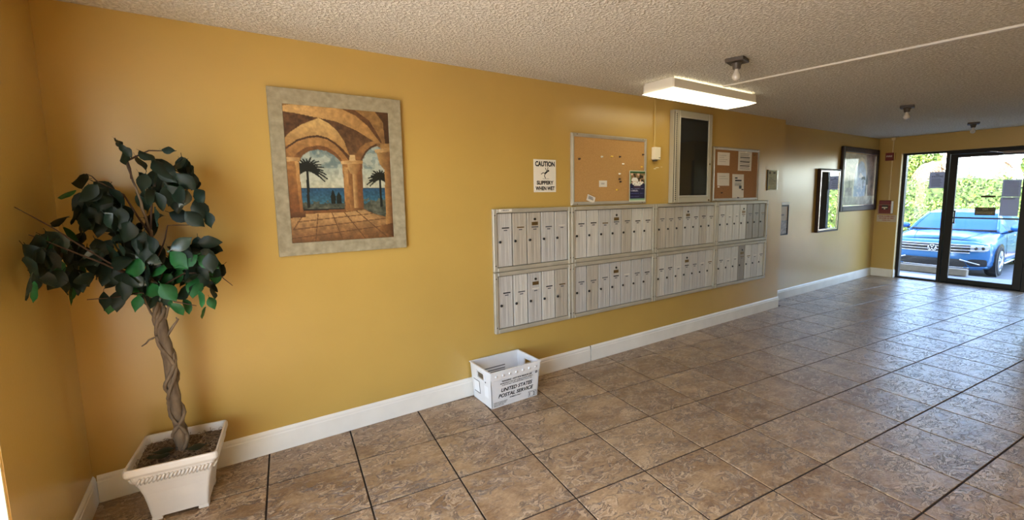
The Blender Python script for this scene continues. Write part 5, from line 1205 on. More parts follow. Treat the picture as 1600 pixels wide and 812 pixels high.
# ================================================================= MAIL TUB
def mail_tub():
    o = thing('mail_tub', (2.112, -0.172, 0), 'white plastic UNITED STATES POSTAL SERVICE mail tub on the floor by the baseboard', 'mail tub')
    yw = R(0.6); c, s = math.cos(yw), math.sin(yw)
    fr = frame(o.location, (c, s, 0), (-s, c, 0), (0, 0, 1))
    Hh = 0.278; bw, bd, tw, td = 0.198, 0.136, 0.216, 0.156; t = 0.007
    def wall_fr(side):
        # returns function (u 0..1 across, v 0..1 up, w out) for a tapered wall
        def P(u, v, w):
            hw = bw+(tw-bw)*v; hd = bd+(td-bd)*v; z = 0.002+Hh*v
            if side == 'front': return fr(-hw+2*hw*u, -hd-w, z)
            if side == 'back': return fr(hw-2*hw*u, hd+w, z)
            if side == 'left': return fr(-hw-w, hd-2*hd*u, z)
            return fr(hw+w, -hd+2*hd*u, z)
        return P
    def slab(P, u0, u1, v0, v1, w0, w1):
        mm.add([P(u0,v0,w0),P(u1,v0,w0),P(u1,v1,w0),P(u0,v1,w0),P(u0,v0,w1),P(u1,v0,w1),P(u1,v1,w1),P(u0,v1,w1)], [(0,3,2,1),(4,5,6,7),(0,1,5,4),(1,2,6,5),(2,3,7,6),(3,0,4,7)])
    mm = MB()
    for sd in ('front', 'back'):
        P = wall_fr(sd); slab(P, 0, 1, 0, 1, -t, 0)
    for sd in ('left', 'right'):
        P = wall_fr(sd)
        slab(P, 0, 1, 0, 0.68, -t, 0); slab(P, 0, 1, 0.86, 1, -t, 0); slab(P, 0, 0.33, 0.68, 0.86, -t, 0); slab(P, 0.67, 1, 0.68, 0.86, -t, 0)
    mm.fbox(fr, -bw+0.006, bw-0.006, -bd+0.006, bd-0.006, 0.002, 0.008)
    mm.build('shell', M['white_plastic'], o)
    # rolled rim and folded front flange with rivet bumps
    mm = MB()
    zz = Hh+0.003
    for (a0, a1, b0, b1) in ((-tw-0.006, tw+0.006, -td-0.006, -td+0.006), (-tw-0.006, tw+0.006, td-0.006, td+0.006), (-tw-0.006, -tw+0.006, -td+0.006, td-0.006), (tw-0.006, tw+0.006, -td+0.006, td-0.006)):
        mm.fbox(fr, a0, a1, b0, b1, zz-0.008, zz)
    mm.build('rim', M['white_plastic'], o, bevel=0.002)
    P = wall_fr('front'); mm = MB(); slab(P, 0.0, 1.0, 0.76, 0.985, 0.0005, 0.005)
    mm.build('front_flange', M['white_plastic'], o, bevel=0.0015)
    mm = MB()
    for k in range(7):
        u = 0.10+0.80*k/6
        mm.lathe([(0.010, 0), (0.009, 0.004), (0.004, 0.006), (0, 0.0065)], frame(P(u, 0.87, 0.005), (c, s, 0), (0, 0, 1), (s, -c, 0)), 10)
    mm.build('rivet_bumps', M['white_plastic'], o, smooth=True)['kind'] = 'stuff'
    for sd in ('left', 'right'):
        Q = wall_fr(sd); mm = MB()
        slab(Q, 0.31, 0.335, 0.68, 0.86, -t, 0.004); slab(Q, 0.665, 0.69, 0.68, 0.86, -t, 0.004); slab(Q, 0.31, 0.69, 0.655, 0.685, -t, 0.004); slab(Q, 0.31, 0.69, 0.855, 0.885, -t, 0.004)
        mm.build('hand_hole', M['white_plastic'], o)
    Lf = wall_fr('left'); mm = MB()
    for (u0, u1, v0, v1) in ((0.10, 0.42, 0.555, 0.57), (0.10, 0.42, 0.22, 0.235), (0.40, 0.42, 0.24, 0.55)): slab(Lf, u0, u1, v0, v1, 0.0006, 0.0012)
    mm.build('label_outline', M['ink'], o)
    wl_ = pm('white_label', (0.84, 0.84, 0.84), 0.5)
    for u0, u1, v1 in ((0.12, 0.39, 0.54), (0.66, 0.86, 0.56)):
        mm = MB(); slab(Lf, u0, u1, 0.25, v1, 0.0006, 0.001); mm.build('address_label', wl_, o)
    mm = MB(); mm.lathe([(0.006, 0), (0.006, 0.001)], frame(Lf(0.74, 0.66, 0.0006), (0,1,0), (0,0,1), (-1,0,0)), 10); mm.build('hole_mark', M['ink'], o)
    # lettering on the front
    o0 = P(0.5, 0, 0.0008); vdir = (P(0.5, 1, 0)-P(0.5, 0, 0)).normalized(); nd = Vector((c, s, 0)).cross(vdir)
    tf = frame(o0, (c, s, 0), vdir, nd)
    W = lambda body, h, w, b, a=0.0, sh=0.25, bold=0.02, al='CENTER': text('lettering', body, tf, h, M['ink'], o, width=w, a=a, b=b, c=0.0006, bold=bold, shear=sh, align=al)
    W('WARNING - NOT FOR PRIVATE USE', 0.013, 0.262, 0.188, 0.012, bold=0.035)
    W('MAXIMUM PENALTY FOR THEFT OR MISUSE OF POSTAL PROPERTY', 0.010, 0.285, 0.172, 0.010, bold=0.02)
    W('$1,000 FINE AND 3 YEARS IMPRISONMENT (18 USC 1707)', 0.010, 0.262, 0.157, 0.012, bold=0.02)
    W('UNITED STATES', 0.029, 0.272, 0.112, 0.012, bold=0.03)
    W('POSTAL SERVICE', 0.029, 0.305, 0.070, 0.005, bold=0.03)
    W('DOMESTIC ONLY', 0.010, 0.10, 0.050, 0.0, bold=0.03)
    W('PROPERTY OF THE POSTAL SERVICE', 0.0075, 0.115, 0.036, -0.128, sh=0)
    W('RETURN TO NEAREST POST OFFICE', 0.0075, 0.105, 0.024, -0.132, sh=0)
    W('MADE IN USA', 0.0075, 0.085, 0.012, -0.140, sh=0)
    W('1  2', 0.026, 0.05, 0.014, 0.150, sh=0, bold=0.02)
    mm = MB(); rect_frame(mm, tf, 0.115, 0.186, 0.008, 0.052, 0.0015, 0.0006, 0.001); mm.fbox(tf, 0.115, 0.186, 0.044, 0.0455, 0.0006, 0.001); mm.build('stamp_box', M['ink'], o)
    mm = MB()
    for k in range(3):
        an = R(90+120*k); an2 = R(90+120*(k+1)); p = (0.178+0.012*math.cos(an), 0.200+0.012*math.sin(an)); q = (0.178+0.012*math.cos(an2), 0.200+0.012*math.sin(an2))
        dx, dy = q[0]-p[0], q[1]-p[1]; L = math.hypot(dx, dy); nx, ny = -dy/L*0.0022, dx/L*0.0022
        p = (p[0]+dx*0.12, p[1]+dy*0.12); q = (q[0]-dx*0.12, q[1]-dy*0.12)
        mm.prism([(p[0]-nx, p[1]-ny), (q[0]-nx, q[1]-ny), (q[0]+nx, q[1]+ny), (p[0]+nx, p[1]+ny)], tf, 0.006, 0.0066)
    mm.build('recycling_mark', M['ink'], o)
    Bk = wall_fr('back'); mm = MB()
    for k, v in enumerate((0.66, 0.58, 0.52)): slab(Bk, 0.30, 0.75-0.05*k, v, v+0.025, -t-0.0012, -t-0.0004)
    mm.build('inside_print', M['greyink'], o)
mail_tub()

# ================================================================= POTTED FICUS
def potted_tree():
    o = thing('potted_ficus', (0.172, -0.245, 0), 'artificial ficus tree with braided trunk in a white square pot in the corner', 'plant')
    yw = R(-7); c, s = math.cos(yw), math.sin(yw)
    fr = frame(o.location, (c, s, 0), (-s, c, 0), (0, 0, 1))
    m = MB()
    prof = [(0.112, 0.018), (0.116, 0.05), (0.122, 0.10), (0.130, 0.15), (0.140, 0.19), (0.150, 0.22), (0.160, 0.245), (0.163, 0.262), (0.175, 0.270), (0.180, 0.280), (0.180, 0.300), (0.176, 0.308), (0.168, 0.308), (0.165, 0.300), (0.158, 0.255)]
    DEP = 1.04
    def ring(r, z, k=0.10):
        pts = []
        q = r*k
        for sx, sy in ((-1,-1),(1,-1),(1,1),(-1,1)):
            cxx, cyy2 = sx*(r-q), sy*(r-q)
            a0 = {(-1,-1): 180, (1,-1): 270, (1,1): 0, (-1,1): 90}[(sx, sy)]
            for t in (0, 30, 60, 90): pts.append(fr(cxx+q*math.cos(R(a0+t)), (cyy2+q*math.sin(R(a0+t)))*DEP, z))
        return pts
    vs_ = []; fs_ = []; n = 16
    for r, z in prof: vs_ += ring(r, z)
    for i in range(len(prof)-1):
        for k in range(n): fs_.append((i*n+k, i*n+(k+1) % n, (i+1)*n+(k+1) % n, (i+1)*n+k))
    fs_.append(tuple(range(n-1, -1, -1)))
    m.add(vs_, fs_); m.build('pot', M['pot'], o, smooth=False)
    m = MB()
    for sx in (-1, 1):
        for sy in (-1, 1):
            a0, a1 = sorted((sx*0.112, sx*0.070)); b0, b1 = sorted((sy*0.112*DEP, sy*0.070*DEP)); m.fbox(fr, a0, a1, b0, b1, 0.001, 0.019)
    m.build('pot_feet', M['pot'], o, bevel=0.002)
    # rope moulding: slanted ridges under the rim on the four sides
    m = MB()
    for side in range(4):
        an = R(90*side); cu, su = math.cos(an), math.sin(an)
        for k in range(19):
            a = -0.135+0.27*k/18
            def P(aa, z, w):
                r = 0.140+(z-0.19)*0.40+w
                x, y = aa, -r
                return fr(x*cu-y*su, (x*su+y*cu)*DEP, z)
            p0, p1 = (a-0.004, 0.218), (a+0.014, 0.252)
            m.tube([P(p0[0], p0[1], 0.0), P((p0[0]+p1[0])/2, 0.236, 0.004), P(p1[0], p1[1], 0.001)], [0.004, 0.0068, 0.004], 6)
    m.build('rope_moulding', M['pot'], o, smooth=True)['kind'] = 'stuff'
    rr = random.Random(2)
    m = MB(); hts = {}
    def soil(u, v):
        a = -0.160+0.32*u; b = (-0.160+0.32*v)*DEP
        return fr(a, b, 0.262+0.010*math.sin(17*a+5)*math.sin(19*b)+0.008*rr.random()+0.02*math.exp(-(a*a+b*b)/0.004))
    m.grid(soil, 34, 34); m.build('moss_bed', M['moss'], o)
    # loose moss strands
    m = MB()
    for k in range(260):
        a = rr.uniform(-0.15, 0.15); b = rr.uniform(-0.15, 0.15); p = fr(a, b, 0.277); an = rr.uniform(0, 6.28); L = rr.uniform(0.012, 0.035)
        q = p+Vector((math.cos(an)*L, math.sin(an)*L, rr.uniform(-0.002, 0.010))); mid = (p+q)/2+Vector((rr.uniform(-.006, .006), rr.uniform(-.006, .006), 0.008))
        m.tube([p, mid, q], 0.0013, 3, cap=False)
    m.build('moss_strands', pm('pale_moss', (0.26, 0.18, 0.11), 0.9, var=0.5, vscale=40), o)['kind'] = 'stuff'
    # trunk: two stems twisted together with thin vines wound around
    path = [Vector(p) for p in ((0.178, -0.250, 0.25), (0.177, -0.262, 0.40), (0.173, -0.278, 0.57), (0.168, -0.290, 0.76), (0.156, -0.298, 0.95), (0.140, -0.300, 1.08), (0.150, -0.300, 1.22), (0.155, -0.300, 1.38), (0.125, -0.300, 1.55), (0.098, -0.300, 1.70))]
    rad = [0.036, 0.030, 0.029, 0.028, 0.027, 0.019, 0.012, 0.009, 0.006, 0.004]
    def along(t):
        x = t*(len(path)-1); i = min(int(x), len(path)-2); f = x-i
        return path[i].lerp(path[i+1], f), rad[i]*(1-f)+rad[i+1]*f
    m = MB(); pts = []; rs = []
    for k in range(46):
        p, r = along(k/45); pts.append(p+Vector((rr.uniform(-1, 1), rr.uniform(-1, 1), 0))*0.003); rs.append(r*rr.uniform(0.82, 1.05)*0.85)
    m.tube(pts, rs, 10); m.build('trunk', M['bark'], o, smooth=True)
    for ph, turns, vr, tmax in ((0.0, 4.2, 0.0095, 0.56), (2.1, -3.4, 0.008, 0.60), (4.2, 3.0, 0.0085, 0.58)):
        m = MB(); pts = []
        for k in range(64):
            t = tmax*k/63; p, r = along(t); an = ph+turns*2*math.pi*t/tmax*0.8
            pts.append(p+Vector((math.cos(an), math.sin(an), 0))*(r*0.92+0.003*math.sin(9*t*6)))
        m.tube(pts, [vr*rr.uniform(0.8, 1.15) for _ in pts], 7); m.build('vine', M['bark'], o, smooth=True)
    br = [[(0.165, -0.295, 0.80), (0.135, -0.31, 0.885), (0.108, -0.315, 0.875), (0.079, -0.31, 0.848)],
          [(0.168, -0.290, 0.72), (0.192, -0.31, 0.765), (0.196, -0.31, 0.80)], [(0.160, -0.30, 0.86), (0.205, -0.31, 0.93), (0.222, -0.31, 0.955), (0.215, -0.31, 0.965)],
          [(0.158, -0.298, 0.92), (0.125, -0.31, 1.00), (0.108, -0.315, 1.08)], [(0.160, -0.298, 0.93), (0.19, -0.31, 1.02), (0.21, -0.31, 1.10)],
          [(0.150, -0.30, 1.20), (0.19, -0.31, 1.30), (0.219, -0.305, 1.405), (0.31, -0.30, 1.402)], [(0.145, -0.30, 1.10), (0.26, -0.29, 1.17), (0.388, -0.28, 1.164), (0.450, -0.29, 1.086)],
          [(0.145, -0.30, 1.12), (0.03, -0.38, 1.24), (-0.06, -0.5, 1.36), (-0.10, -0.56, 1.42), (-0.175, -0.64, 1.506)], [(0.140, -0.30, 1.12), (0.0, -0.42, 1.26), (-0.10, -0.58, 1.36), (-0.150, -0.64, 1.405)],
          [(0.155, -0.30, 1.36), (0.08, -0.32, 1.55), (0.0, -0.34, 1.61), (-0.03, -0.34, 1.64)], [(0.155, -0.30, 1.38), (0.18, -0.30, 1.58), (0.25, -0.29, 1.68), (0.34, -0.28, 1.60)],
          [(0.11, -0.30, 1.62), (0.10, -0.30, 1.72), (0.07, -0.30, 1.80)], [(0.10, -0.30, 1.70), (0.18, -0.29, 1.75), (0.28, -0.28, 1.755)],
          [(0.140, -0.30, 1.08), (0.20, -0.24, 1.22), (0.24, -0.20, 1.30)], [(0.140, -0.30, 1.10), (0.05, -0.36, 1.10), (-0.05, -0.48, 1.12)], [(0.145, -0.30, 1.12), (0.22, -0.36, 1.05), (0.30, -0.37, 1.02)]]
    for b_ in br:
        m = MB(); k = len(b_); big = b_[0][2] < 0.95
        pts = []
        for i in range(k-1):
            p, q = Vector(b_[i]), Vector(b_[i+1])
            for t in (0, 0.5): pts.append(p.lerp(q, t)+Vector((rr.uniform(-1, 1), rr.uniform(-1, 1), rr.uniform(-1, 1)))*(0.004 if t else 0))
        pts.append(Vector(b_[-1])); r0 = 0.0075 if big else 0.0048
        m.tube(pts, [r0*(1-0.65*i/(len(pts)-1)) for i in range(len(pts))], 6); m.build('branch', M['bark'] if big else M['twig'], o, smooth=True)
    # leaves: pointed oval blades folded along the midrib, each an object of its own
    def leaf_mesh(L, W, droop, fold, mat, seed):
        r2 = random.Random(seed); prof = ((0, 0.02), (0.10, 0.45), (0.25, 0.86), (0.42, 1.0), (0.60, 0.86), (0.76, 0.56), (0.89, 0.24), (1.0, 0.0))
        v = []; f = []
        for i, (t, w) in enumerate(prof):
            z = -droop*L*t*t; wv = 0.004*math.sin(9*t+seed)
            v += [(t*L, -w*W/2, z-fold*w*W/2+wv), (t*L, 0, z+0.001), (t*L, w*W/2, z-fold*w*W/2-wv)]
        for i in range(len(prof)-1):
            for k in range(2): f.append((3*i+k, 3*i+k+1, 3*i+4+k, 3*i+3+k))
        v += [(-0.016, -0.0012, 0.002), (-0.016, 0.0012, 0.002), (0.004, 0.0012, 0.0005), (0.004, -0.0012, 0.0005)]; n0 = len(v)-4; f.append((n0, n0+1, n0+2, n0+3))
        me = bpy.data.meshes.new('leaf'); me.from_pydata(v, [], f); me.materials.append(mat)
        me.polygons.foreach_set('use_smooth', [True]*len(me.polygons)); return me
    variants = {g: [leaf_mesh(0.097, 0.060+0.005*k, 0.12+0.1*k, 0.2+0.15*k, M['leaf%d' % g], 3*k+g) for k in range(3)] for g in (0, 1, 2)}
    base = Vector(o.location)
    for i, (x, y, z, dx, dy, dz, nx, ny, nz, sc, g) in enumerate(LEAVES):
        d = Vector((dx, dy, dz)).normalized(); nn = Vector((nx, ny, nz)); nn = (nn-d*nn.dot(d)).normalized(); w = nn.cross(d)
        lf = bpy.data.objects.new('leaf', variants[g][i % 3]); COL.objects.link(lf); lf.parent = o
        p = Vector((x, y, z))-base-d*0.045*sc
        lf.matrix_local = Matrix(((d.x*sc, w.x*sc, nn.x*sc, p.x), (d.y*sc, w.y*sc, nn.y*sc, p.y), (d.z*sc, w.z*sc, nn.z*sc, p.z), (0, 0, 0, 1)))
    # loose leaves lying on the moss
    for k, (a, b, rz, lab) in enumerate(((-0.100, -0.045, 0.1, 'dark fallen leaf on the moss left of the trunk'), (0.035, -0.085, 0.2, 'dark fallen leaf on the moss in front of the trunk'), (-0.02, -0.10, 2.9, 'dark fallen leaf on the moss at the pot front'))):
        lf = bpy.data.objects.new('fallen_leaf', variants[0][0]); COL.objects.link(lf)
        lf.location = fr(a, b, 0.309); lf.rotation_euler = (0.05, -0.08, rz+yw); tag(lf, lab, 'leaf', 'fallen leaves in the pot')
potted_tree()

# ================================================================= OUTSIDE: CAR, WHEEL STOP, HEDGE, PALMS
GZ = -0.335
def car():
    X0, Y0 = 13.15, 0.12
    o = thing('car', (X0, Y0, GZ), 'blue sedan parked nose-in outside the glass door', 'car')
    paint = pm('blue_car_paint', (0.035, 0.17, 0.42), 0.26, metal=0.3, spec=0.4, coat=0.45)
    glassm = pm('car_window_glass', (0.02, 0.12, 0.38), 0.10, spec=0.35, coat=0.0)
    chrome = pm('chrome', (0.80, 0.80, 0.82), 0.12, metal=1.0)
    blackm = pm('black_trim', (0.012, 0.012, 0.014), 0.45)
    rubber = pm('tyre_rubber', (0.015, 0.015, 0.016), 0.8)
    alloy = pm('alloy_wheel', (0.55, 0.56, 0.58), 0.3, metal=0.8)
    lampm = pm('headlamp_lens', (0.34, 0.36, 0.40), 0.06, spec=1.0, coat=1.0)
    Wd = frame((X0, Y0, GZ), (1,0,0), (0,1,0), (0,0,1))      # a rearwards, b lateral, c up
    ZS = 0.95
    def bow(y, l): return 0.26*(abs(y)/0.92)**2.6*max(0.0, 1-l/0.9)
    def nose(z):                                             # fascia profile: distance behind the foremost point
        pr = ((0.17, 0.10), (0.24, 0.03), (0.36, 0.0), (0.50, 0.0), (0.58, 0.015), (0.70, 0.03), (0.76, 0.07), (0.80, 0.14), (0.84, 0.30))
        for (za, xa), (zb, xb) in zip(pr[:-1], pr[1:]):
            if z <= zb: t = max(0, (z-za)/(zb-za)); return xa+(xb-xa)*t
        return pr[-1][1]
    def P(l, y, z): return Wd(l+bow(y, l), y, z*ZS)
    # body shell: sections along the length
    st = [(0.30, 0.885, 0.18, 0.84), (0.55, 0.905, 0.17, 0.885), (0.85, 0.915, 0.17, 0.925), (1.15, 0.92, 0.17, 0.965), (1.38, 0.92, 0.18, 0.985), (2.1, 0.92, 0.18, 0.965), (2.9, 0.92, 0.18, 0.975), (3.7, 0.915, 0.18, 1.0), (4.3, 0.89, 0.20, 1.02), (4.62, 0.82, 0.26, 0.99), (4.70, 0.76, 0.32, 0.90)]
    def half(w, zb, zt):
        return [(0.55*w, zb), (0.93*w, zb+0.015), (0.985*w, zb+0.10), (w, 0.40), (w*0.985, 0.56), (w*0.992, 0.70), (w*0.955, zt-0.13), (w*0.90, zt-0.05), (w*0.72, zt-0.012), (w*0.68, zt-0.022), (w*0.35, zt+0.008), (0.0, zt+0.014)]
    m = MB(); n = 12
    rows = []
    fz = [0.17, 0.20, 0.30, 0.40, 0.52, 0.62, 0.70, 0.755, 0.79, 0.80, 0.815, 0.82]
    fw = [0.50, 0.78, 0.84, 0.87, 0.885, 0.88, 0.865, 0.83, 0.66, 0.62, 0.34, 0.0]
    rows.append([(nose(z), y, z) for y, z in zip(fw, fz)])
    rows.append([(nose(z)+0.10+0.02, min(1, y*1.02), z+0.003) for y, z in zip(fw, fz)])
    for l, w, zb, zt in st: rows.append([(l, y, z) for y, z in half(w, zb, zt)])
    for sg in (1, -1):
        vs_ = [P(l, sg*y, z) for row in rows for (l, y, z) in row]
        m.add(vs_, [(i*n+k, i*n+k+1, (i+1)*n+k+1, (i+1)*n+k) for i in range(len(rows)-1) for k in range(n-1)])
    # front face and tail
    nb = 14
    vs_ = []
    for z, w in zip(fz, fw):
        for k in range(nb+1): y = -w+2*w*k/nb; vs_.append(P(nose(z), y, z))
    m.add(vs_, [(i*(nb+1)+k, i*(nb+1)+k+1, (i+1)*(nb+1)+k+1, (i+1)*(nb+1)+k) for i in range(n-1) for k in range(nb)])
    tl_ = rows[-1]; vs_ = [P(l, y, z) for l, y, z in tl_]+[P(l, -y, z) for l, y, z in tl_]
    m.add(vs_, [(k, k+1, n+k+1, n+k) for k in range(n-1)])
    body = m.build('body', paint, o, smooth=True)
    # hood creases
    m = MB()
    for sg in (1, -1): m.tube([P(0.22, sg*0.40, 0.835), P(0.7, sg*0.50, 0.905), P(1.25, sg*0.60, 0.975)], 0.006, 5); 
    for sg in (1, -1): m.tube([P(0.20, sg*0.70, 0.79), P(0.6, sg*0.80, 0.835), P(1.2, sg*0.83, 0.92)], 0.0035, 5)
    m.build('hood_crease', paint, o, smooth=True)
    # greenhouse
    gs = [(1.22, 0.80, 0.985), (1.62, 0.735, 1.20), (2.02, 0.655, 1.385), (2.35, 0.63, 1.435), (2.8, 0.625, 1.45), (3.3, 0.62, 1.42), (3.65, 0.64, 1.34), (4.25, 0.72, 1.04)]
    def strip(ids, f0, f1, mat, name, up=0.0):
        mm = MB(); k = 8
        for a in range(len(ids)-1):
            (l0, w0, z0), (l1, w1, z1) = gs[ids[a]], gs[ids[a+1]]
            v = []
            for (l, w, z) in ((l0, w0, z0), (l1, w1, z1)):
                for j in range(k+1):
                    y = w*(f0+(f1-f0)*j/k); v.append(Wd(l+0.14*(abs(y)/0.8)**2*(1 if l < 2.5 else -1), y, (z-0.03*(y/0.7)**2+up)*ZS))
            mm.add(v, [(j, j+1, k+2+j, k+1+j) for j in range(k)])
        return mm.build(name, mat, o, smooth=True)
    strip((0, 1, 2), -0.93, 0.93, glassm, 'windshield')
    strip((2, 3, 4, 5, 6), -1, 1, paint, 'roof', 0.004)
    strip((6, 7), -1, 1, glassm, 'rear_window')
    for sg in (1, -1):
        mm = MB(); mm.tube([Wd(g[0]+0.14*(g[1]/0.8)**2, sg*g[1]*0.97, (g[2]-0.025)*ZS) for g in gs[:3]], 0.035, 6); mm.build('pillar', paint, o, smooth=True)
        # side glass below the roof line
        mm = MB(); v = []
        for l, w, z in gs: v += [Wd(l+(0.12 if l < 2.5 else -0.1), sg*w, (z-0.04)*ZS), Wd(l+(0.14 if l < 1.5 else 0), sg*0.875, 0.965*ZS)]
        mm.add(v, [(2*i, 2*i+1, 2*i+3, 2*i+2) for i in range(len(gs)-1)]); mm.build('side_window', glassm, o)
        # mirrors
        mm = MB(); mm.grid(lambda u, t: Wd(1.72+0.075*math.cos(2*math.pi*u)*math.sin(math.pi*t), sg*(1.02+0.115*math.cos(math.pi*t)), (1.04+0.070*math.sin(2*math.pi*u)*math.sin(math.pi*t)**0.6)*ZS), 14, 8)
        mr_ = mm.build('side_mirror', paint, o, smooth=True)
        mm = MB(); mm.tube([Wd(1.72, sg*0.88, 0.96*ZS), Wd(1.72, sg*0.96, 0.99*ZS)], 0.03, 6); mm.build('mirror_arm', blackm, mr_)
    mm = MB(); mm.tube([Wd(1.24+0.14*(abs(y)/0.8)**2, y, 0.992*ZS) for y in [(-0.75+0.15*k) for k in range(11)]], 0.022, 6); mm.build('wiper_cowl', blackm, o)
    # fascia details laid on the front surface
    def S(y, z, c): return Wd(nose(z)+bow(y, 0.0)-c, y, z*ZS)
    def patch(poly_rows, mat, name, c=0.012, nseg=12, parent=None):
        mm = MB(); v = []
        for (z, y0, y1) in poly_rows:
            for k in range(nseg+1): v.append(S(y0+(y1-y0)*k/nseg, z, c))
        r = len(poly_rows); w = nseg+1
        f = [(i*w+k, i*w+k+1, (i+1)*w+k+1, (i+1)*w+k) for i in range(r-1) for k in range(nseg)]
        mm.add(v, f); return mm.build(name, mat, parent or o)
    grille = patch([(0.555, -0.56, 0.56), (0.62, -0.62, 0.62), (0.70, -0.60, 0.60), (0.725, -0.58, 0.58)], blackm, 'grille', 0.010)
    for z, w in ((0.565, 0.60), (0.625, 0.66), (0.690, 0.70)):
        mm = MB(); mm.tube([S(-w+2*w*k/24, z, 0.018) for k in range(25)], 0.0085, 6); mm.build('chrome_bar', chrome, grille, smooth=True)
    mm = MB(); mm.tube([S(-0.78+1.56*k/24, 0.742-0.008*abs(-1+k/12), 0.012) for k in range(25)], 0.010, 6); mm.build('chrome_bar', chrome, grille, smooth=True)
    for sg in (1, -1):
        hl = patch([(0.600, sg*0.60, sg*0.80), (0.64, sg*0.60, sg*0.868), (0.70, sg*0.60, sg*0.872), (0.735, sg*0.60, sg*0.845)], lampm, 'headlight', 0.014, 8)
        mm = MB(); mm.tube([S(sg*(0.61+0.235*k/8), 0.612+0.02*k/8, 0.024) for k in range(9)], 0.009, 6); mm.build('light_strip', chrome, hl, smooth=True)
        for yy in (0.68, 0.78):
            mm = MB(); q = S(sg*yy, 0.672, 0.016); mm.lathe([(0.030, 0), (0.032, 0.008), (0.022, 0.010), (0.0, 0.006)], frame(q, (0,1,0), (0,0,1), (-1,0,0)), 14); mm.build('lamp_reflector', blackm, hl)
        patch([(0.275, sg*0.62, sg*0.84), (0.33, sg*0.56, sg*0.86), (0.41, sg*0.58, sg*0.85), (0.43, sg*0.64, sg*0.82)], blackm, 'fog_lamp_recess', 0.010, 6)
        mm = MB(); mm.tube([S(sg*(0.46+0.30*k/8), 0.415-0.10*k/8, 0.02) for k in range(9)], [0.020-0.0012*k for k in range(9)], 6); mm.build('chrome_blade', chrome, o, smooth=True)
        mm = MB(); mm.tube([S(sg*(0.52+0.34*k/8), 0.245+0.012*k/8, 0.014) for k in range(9)], 0.012, 6); mm.build('bumper_lip', paint, o, smooth=True)
    patch([(0.20, -0.62, 0.62), (0.27, -0.58, 0.58), (0.36, -0.54, 0.54), (0.42, -0.50, 0.50)], pm('intake_mesh', (0.03, 0.028, 0.028), 0.6, bump=0.8, bscale=70, bdist=0.02), 'lower_intake', 0.010)
    mm = MB(); mm.tube([S(-0.60+1.2*k/24, 0.235, 0.018) for k in range(25)], 0.010, 6); mm.build('chrome_bar', chrome, o, smooth=True)
    # round emblem: ring with a V over a W
    q = S(0, 0.640, 0.022); ef = frame(q, (0,-1,0), (0,0,1), (-1,0,0)); RR = 0.078
    mm = MB(); mm.lathe([(RR, 0), (RR, 0.008)], ef, 28); em = mm.build('emblem_disc', pm('emblem_dark', (0.03, 0.035, 0.06), 0.3), o)
    mm = MB(); mm.tube([ef(RR*0.94*math.cos(t), RR*0.94*math.sin(t), 0.010) for t in [2*math.pi*k/28 for k in range(29)]], 0.0065, 6, cap=False); mm.build('emblem_ring', chrome, em, smooth=True)
    mm = MB()
    def bar(p, q_, w=0.013):
        L = math.hypot(q_[0]-p[0], q_[1]-p[1]); nx, ny = -(q_[1]-p[1])/L*w/2, (q_[0]-p[0])/L*w/2
        mm.prism([(p[0]-nx, p[1]-ny), (q_[0]-nx, q_[1]-ny), (q_[0]+nx, q_[1]+ny), (p[0]+nx, p[1]+ny)], ef, 0.008, 0.016)
    bar((-0.028, 0.066), (0, 0.010)); bar((0, 0.010), (0.028, 0.066))
    bar((-0.062, 0.030), (-0.026, -0.060)); bar((-0.026, -0.060), (0, -0.004)); bar((0, -0.004), (0.026, -0.060)); bar((0.026, -0.060), (0.062, 0.030))
    mm.build('emblem_letters', chrome, em)
    # wheels with dark arches
    for l in (0.93, 3.60):
        for sg in (1, -1):
            c0 = Wd(l, sg*0.905, 0.325)
            wf = frame(c0, (1,0,0), (0,0,1), (0, sg, 0))
            mm = MB(); mm.lathe([(0.372, -0.10), (0.372, 0.020), (0.0, 0.020)], wf, 28); mm.build('wheel_arch', blackm, o)
            mm = MB(); mm.lathe([(0.20, -0.18), (0.30, -0.18), (0.322, -0.15), (0.325, -0.05), (0.318, 0.015), (0.30, 0.034), (0.235, 0.036), (0.225, 0.022), (0.22, -0.02)], wf, 32)
            ty = mm.build('wheel', rubber, o, smooth=True)
            mm = MB(); mm.lathe([(0.226, 0.022), (0.222, 0.034), (0.205, 0.034), (0.196, 0.018), (0.19, -0.01)], wf, 28)
            for k in range(5):
                for dd in (-0.13, 0.13):
                    an = 2*math.pi*k/5+0.3; a2 = an+dd
                    mm.tube([wf(0.035*math.cos(an), 0.035*math.sin(an), 0.028), wf(0.20*math.cos(a2), 0.20*math.sin(a2), 0.028)], [0.020, 0.015], 5)
            mm.lathe([(0.055, 0.020), (0.05, 0.038), (0.0, 0.040)], wf, 14)
            mm.build('rim', alloy, ty, smooth=True)
            mm = MB(); mm.lathe([(0.215, 0.010), (0.0, 0.010)], wf, 20); mm.build('brake_disc', pm('brake_dark_grey', (0.05, 0.05, 0.055), 0.6), ty)  # plain dark grey disc behind the spokes
    for sg in (1, -1):
        mm = MB(); mm.tube([Wd(1.35, sg*0.915, 0.25*ZS), Wd(3.2, sg*0.915, 0.25*ZS)], 0.02, 6); mm.build('sill_strip', chrome, o, smooth=True)
        mm = MB(); mm.tube([Wd(2.05, sg*0.925, 0.86*ZS), Wd(2.22, sg*0.925, 0.865*ZS)], 0.014, 6); mm.build('door_handle', chrome, o, smooth=True)
        mm = MB(); mm.tube([Wd(1.5, sg*0.915, 0.28*ZS), Wd(1.47, sg*0.918, 0.6*ZS), Wd(1.56, sg*0.885, 0.955*ZS)], 0.004, 4); mm.build('door_gap', blackm, o)
car()

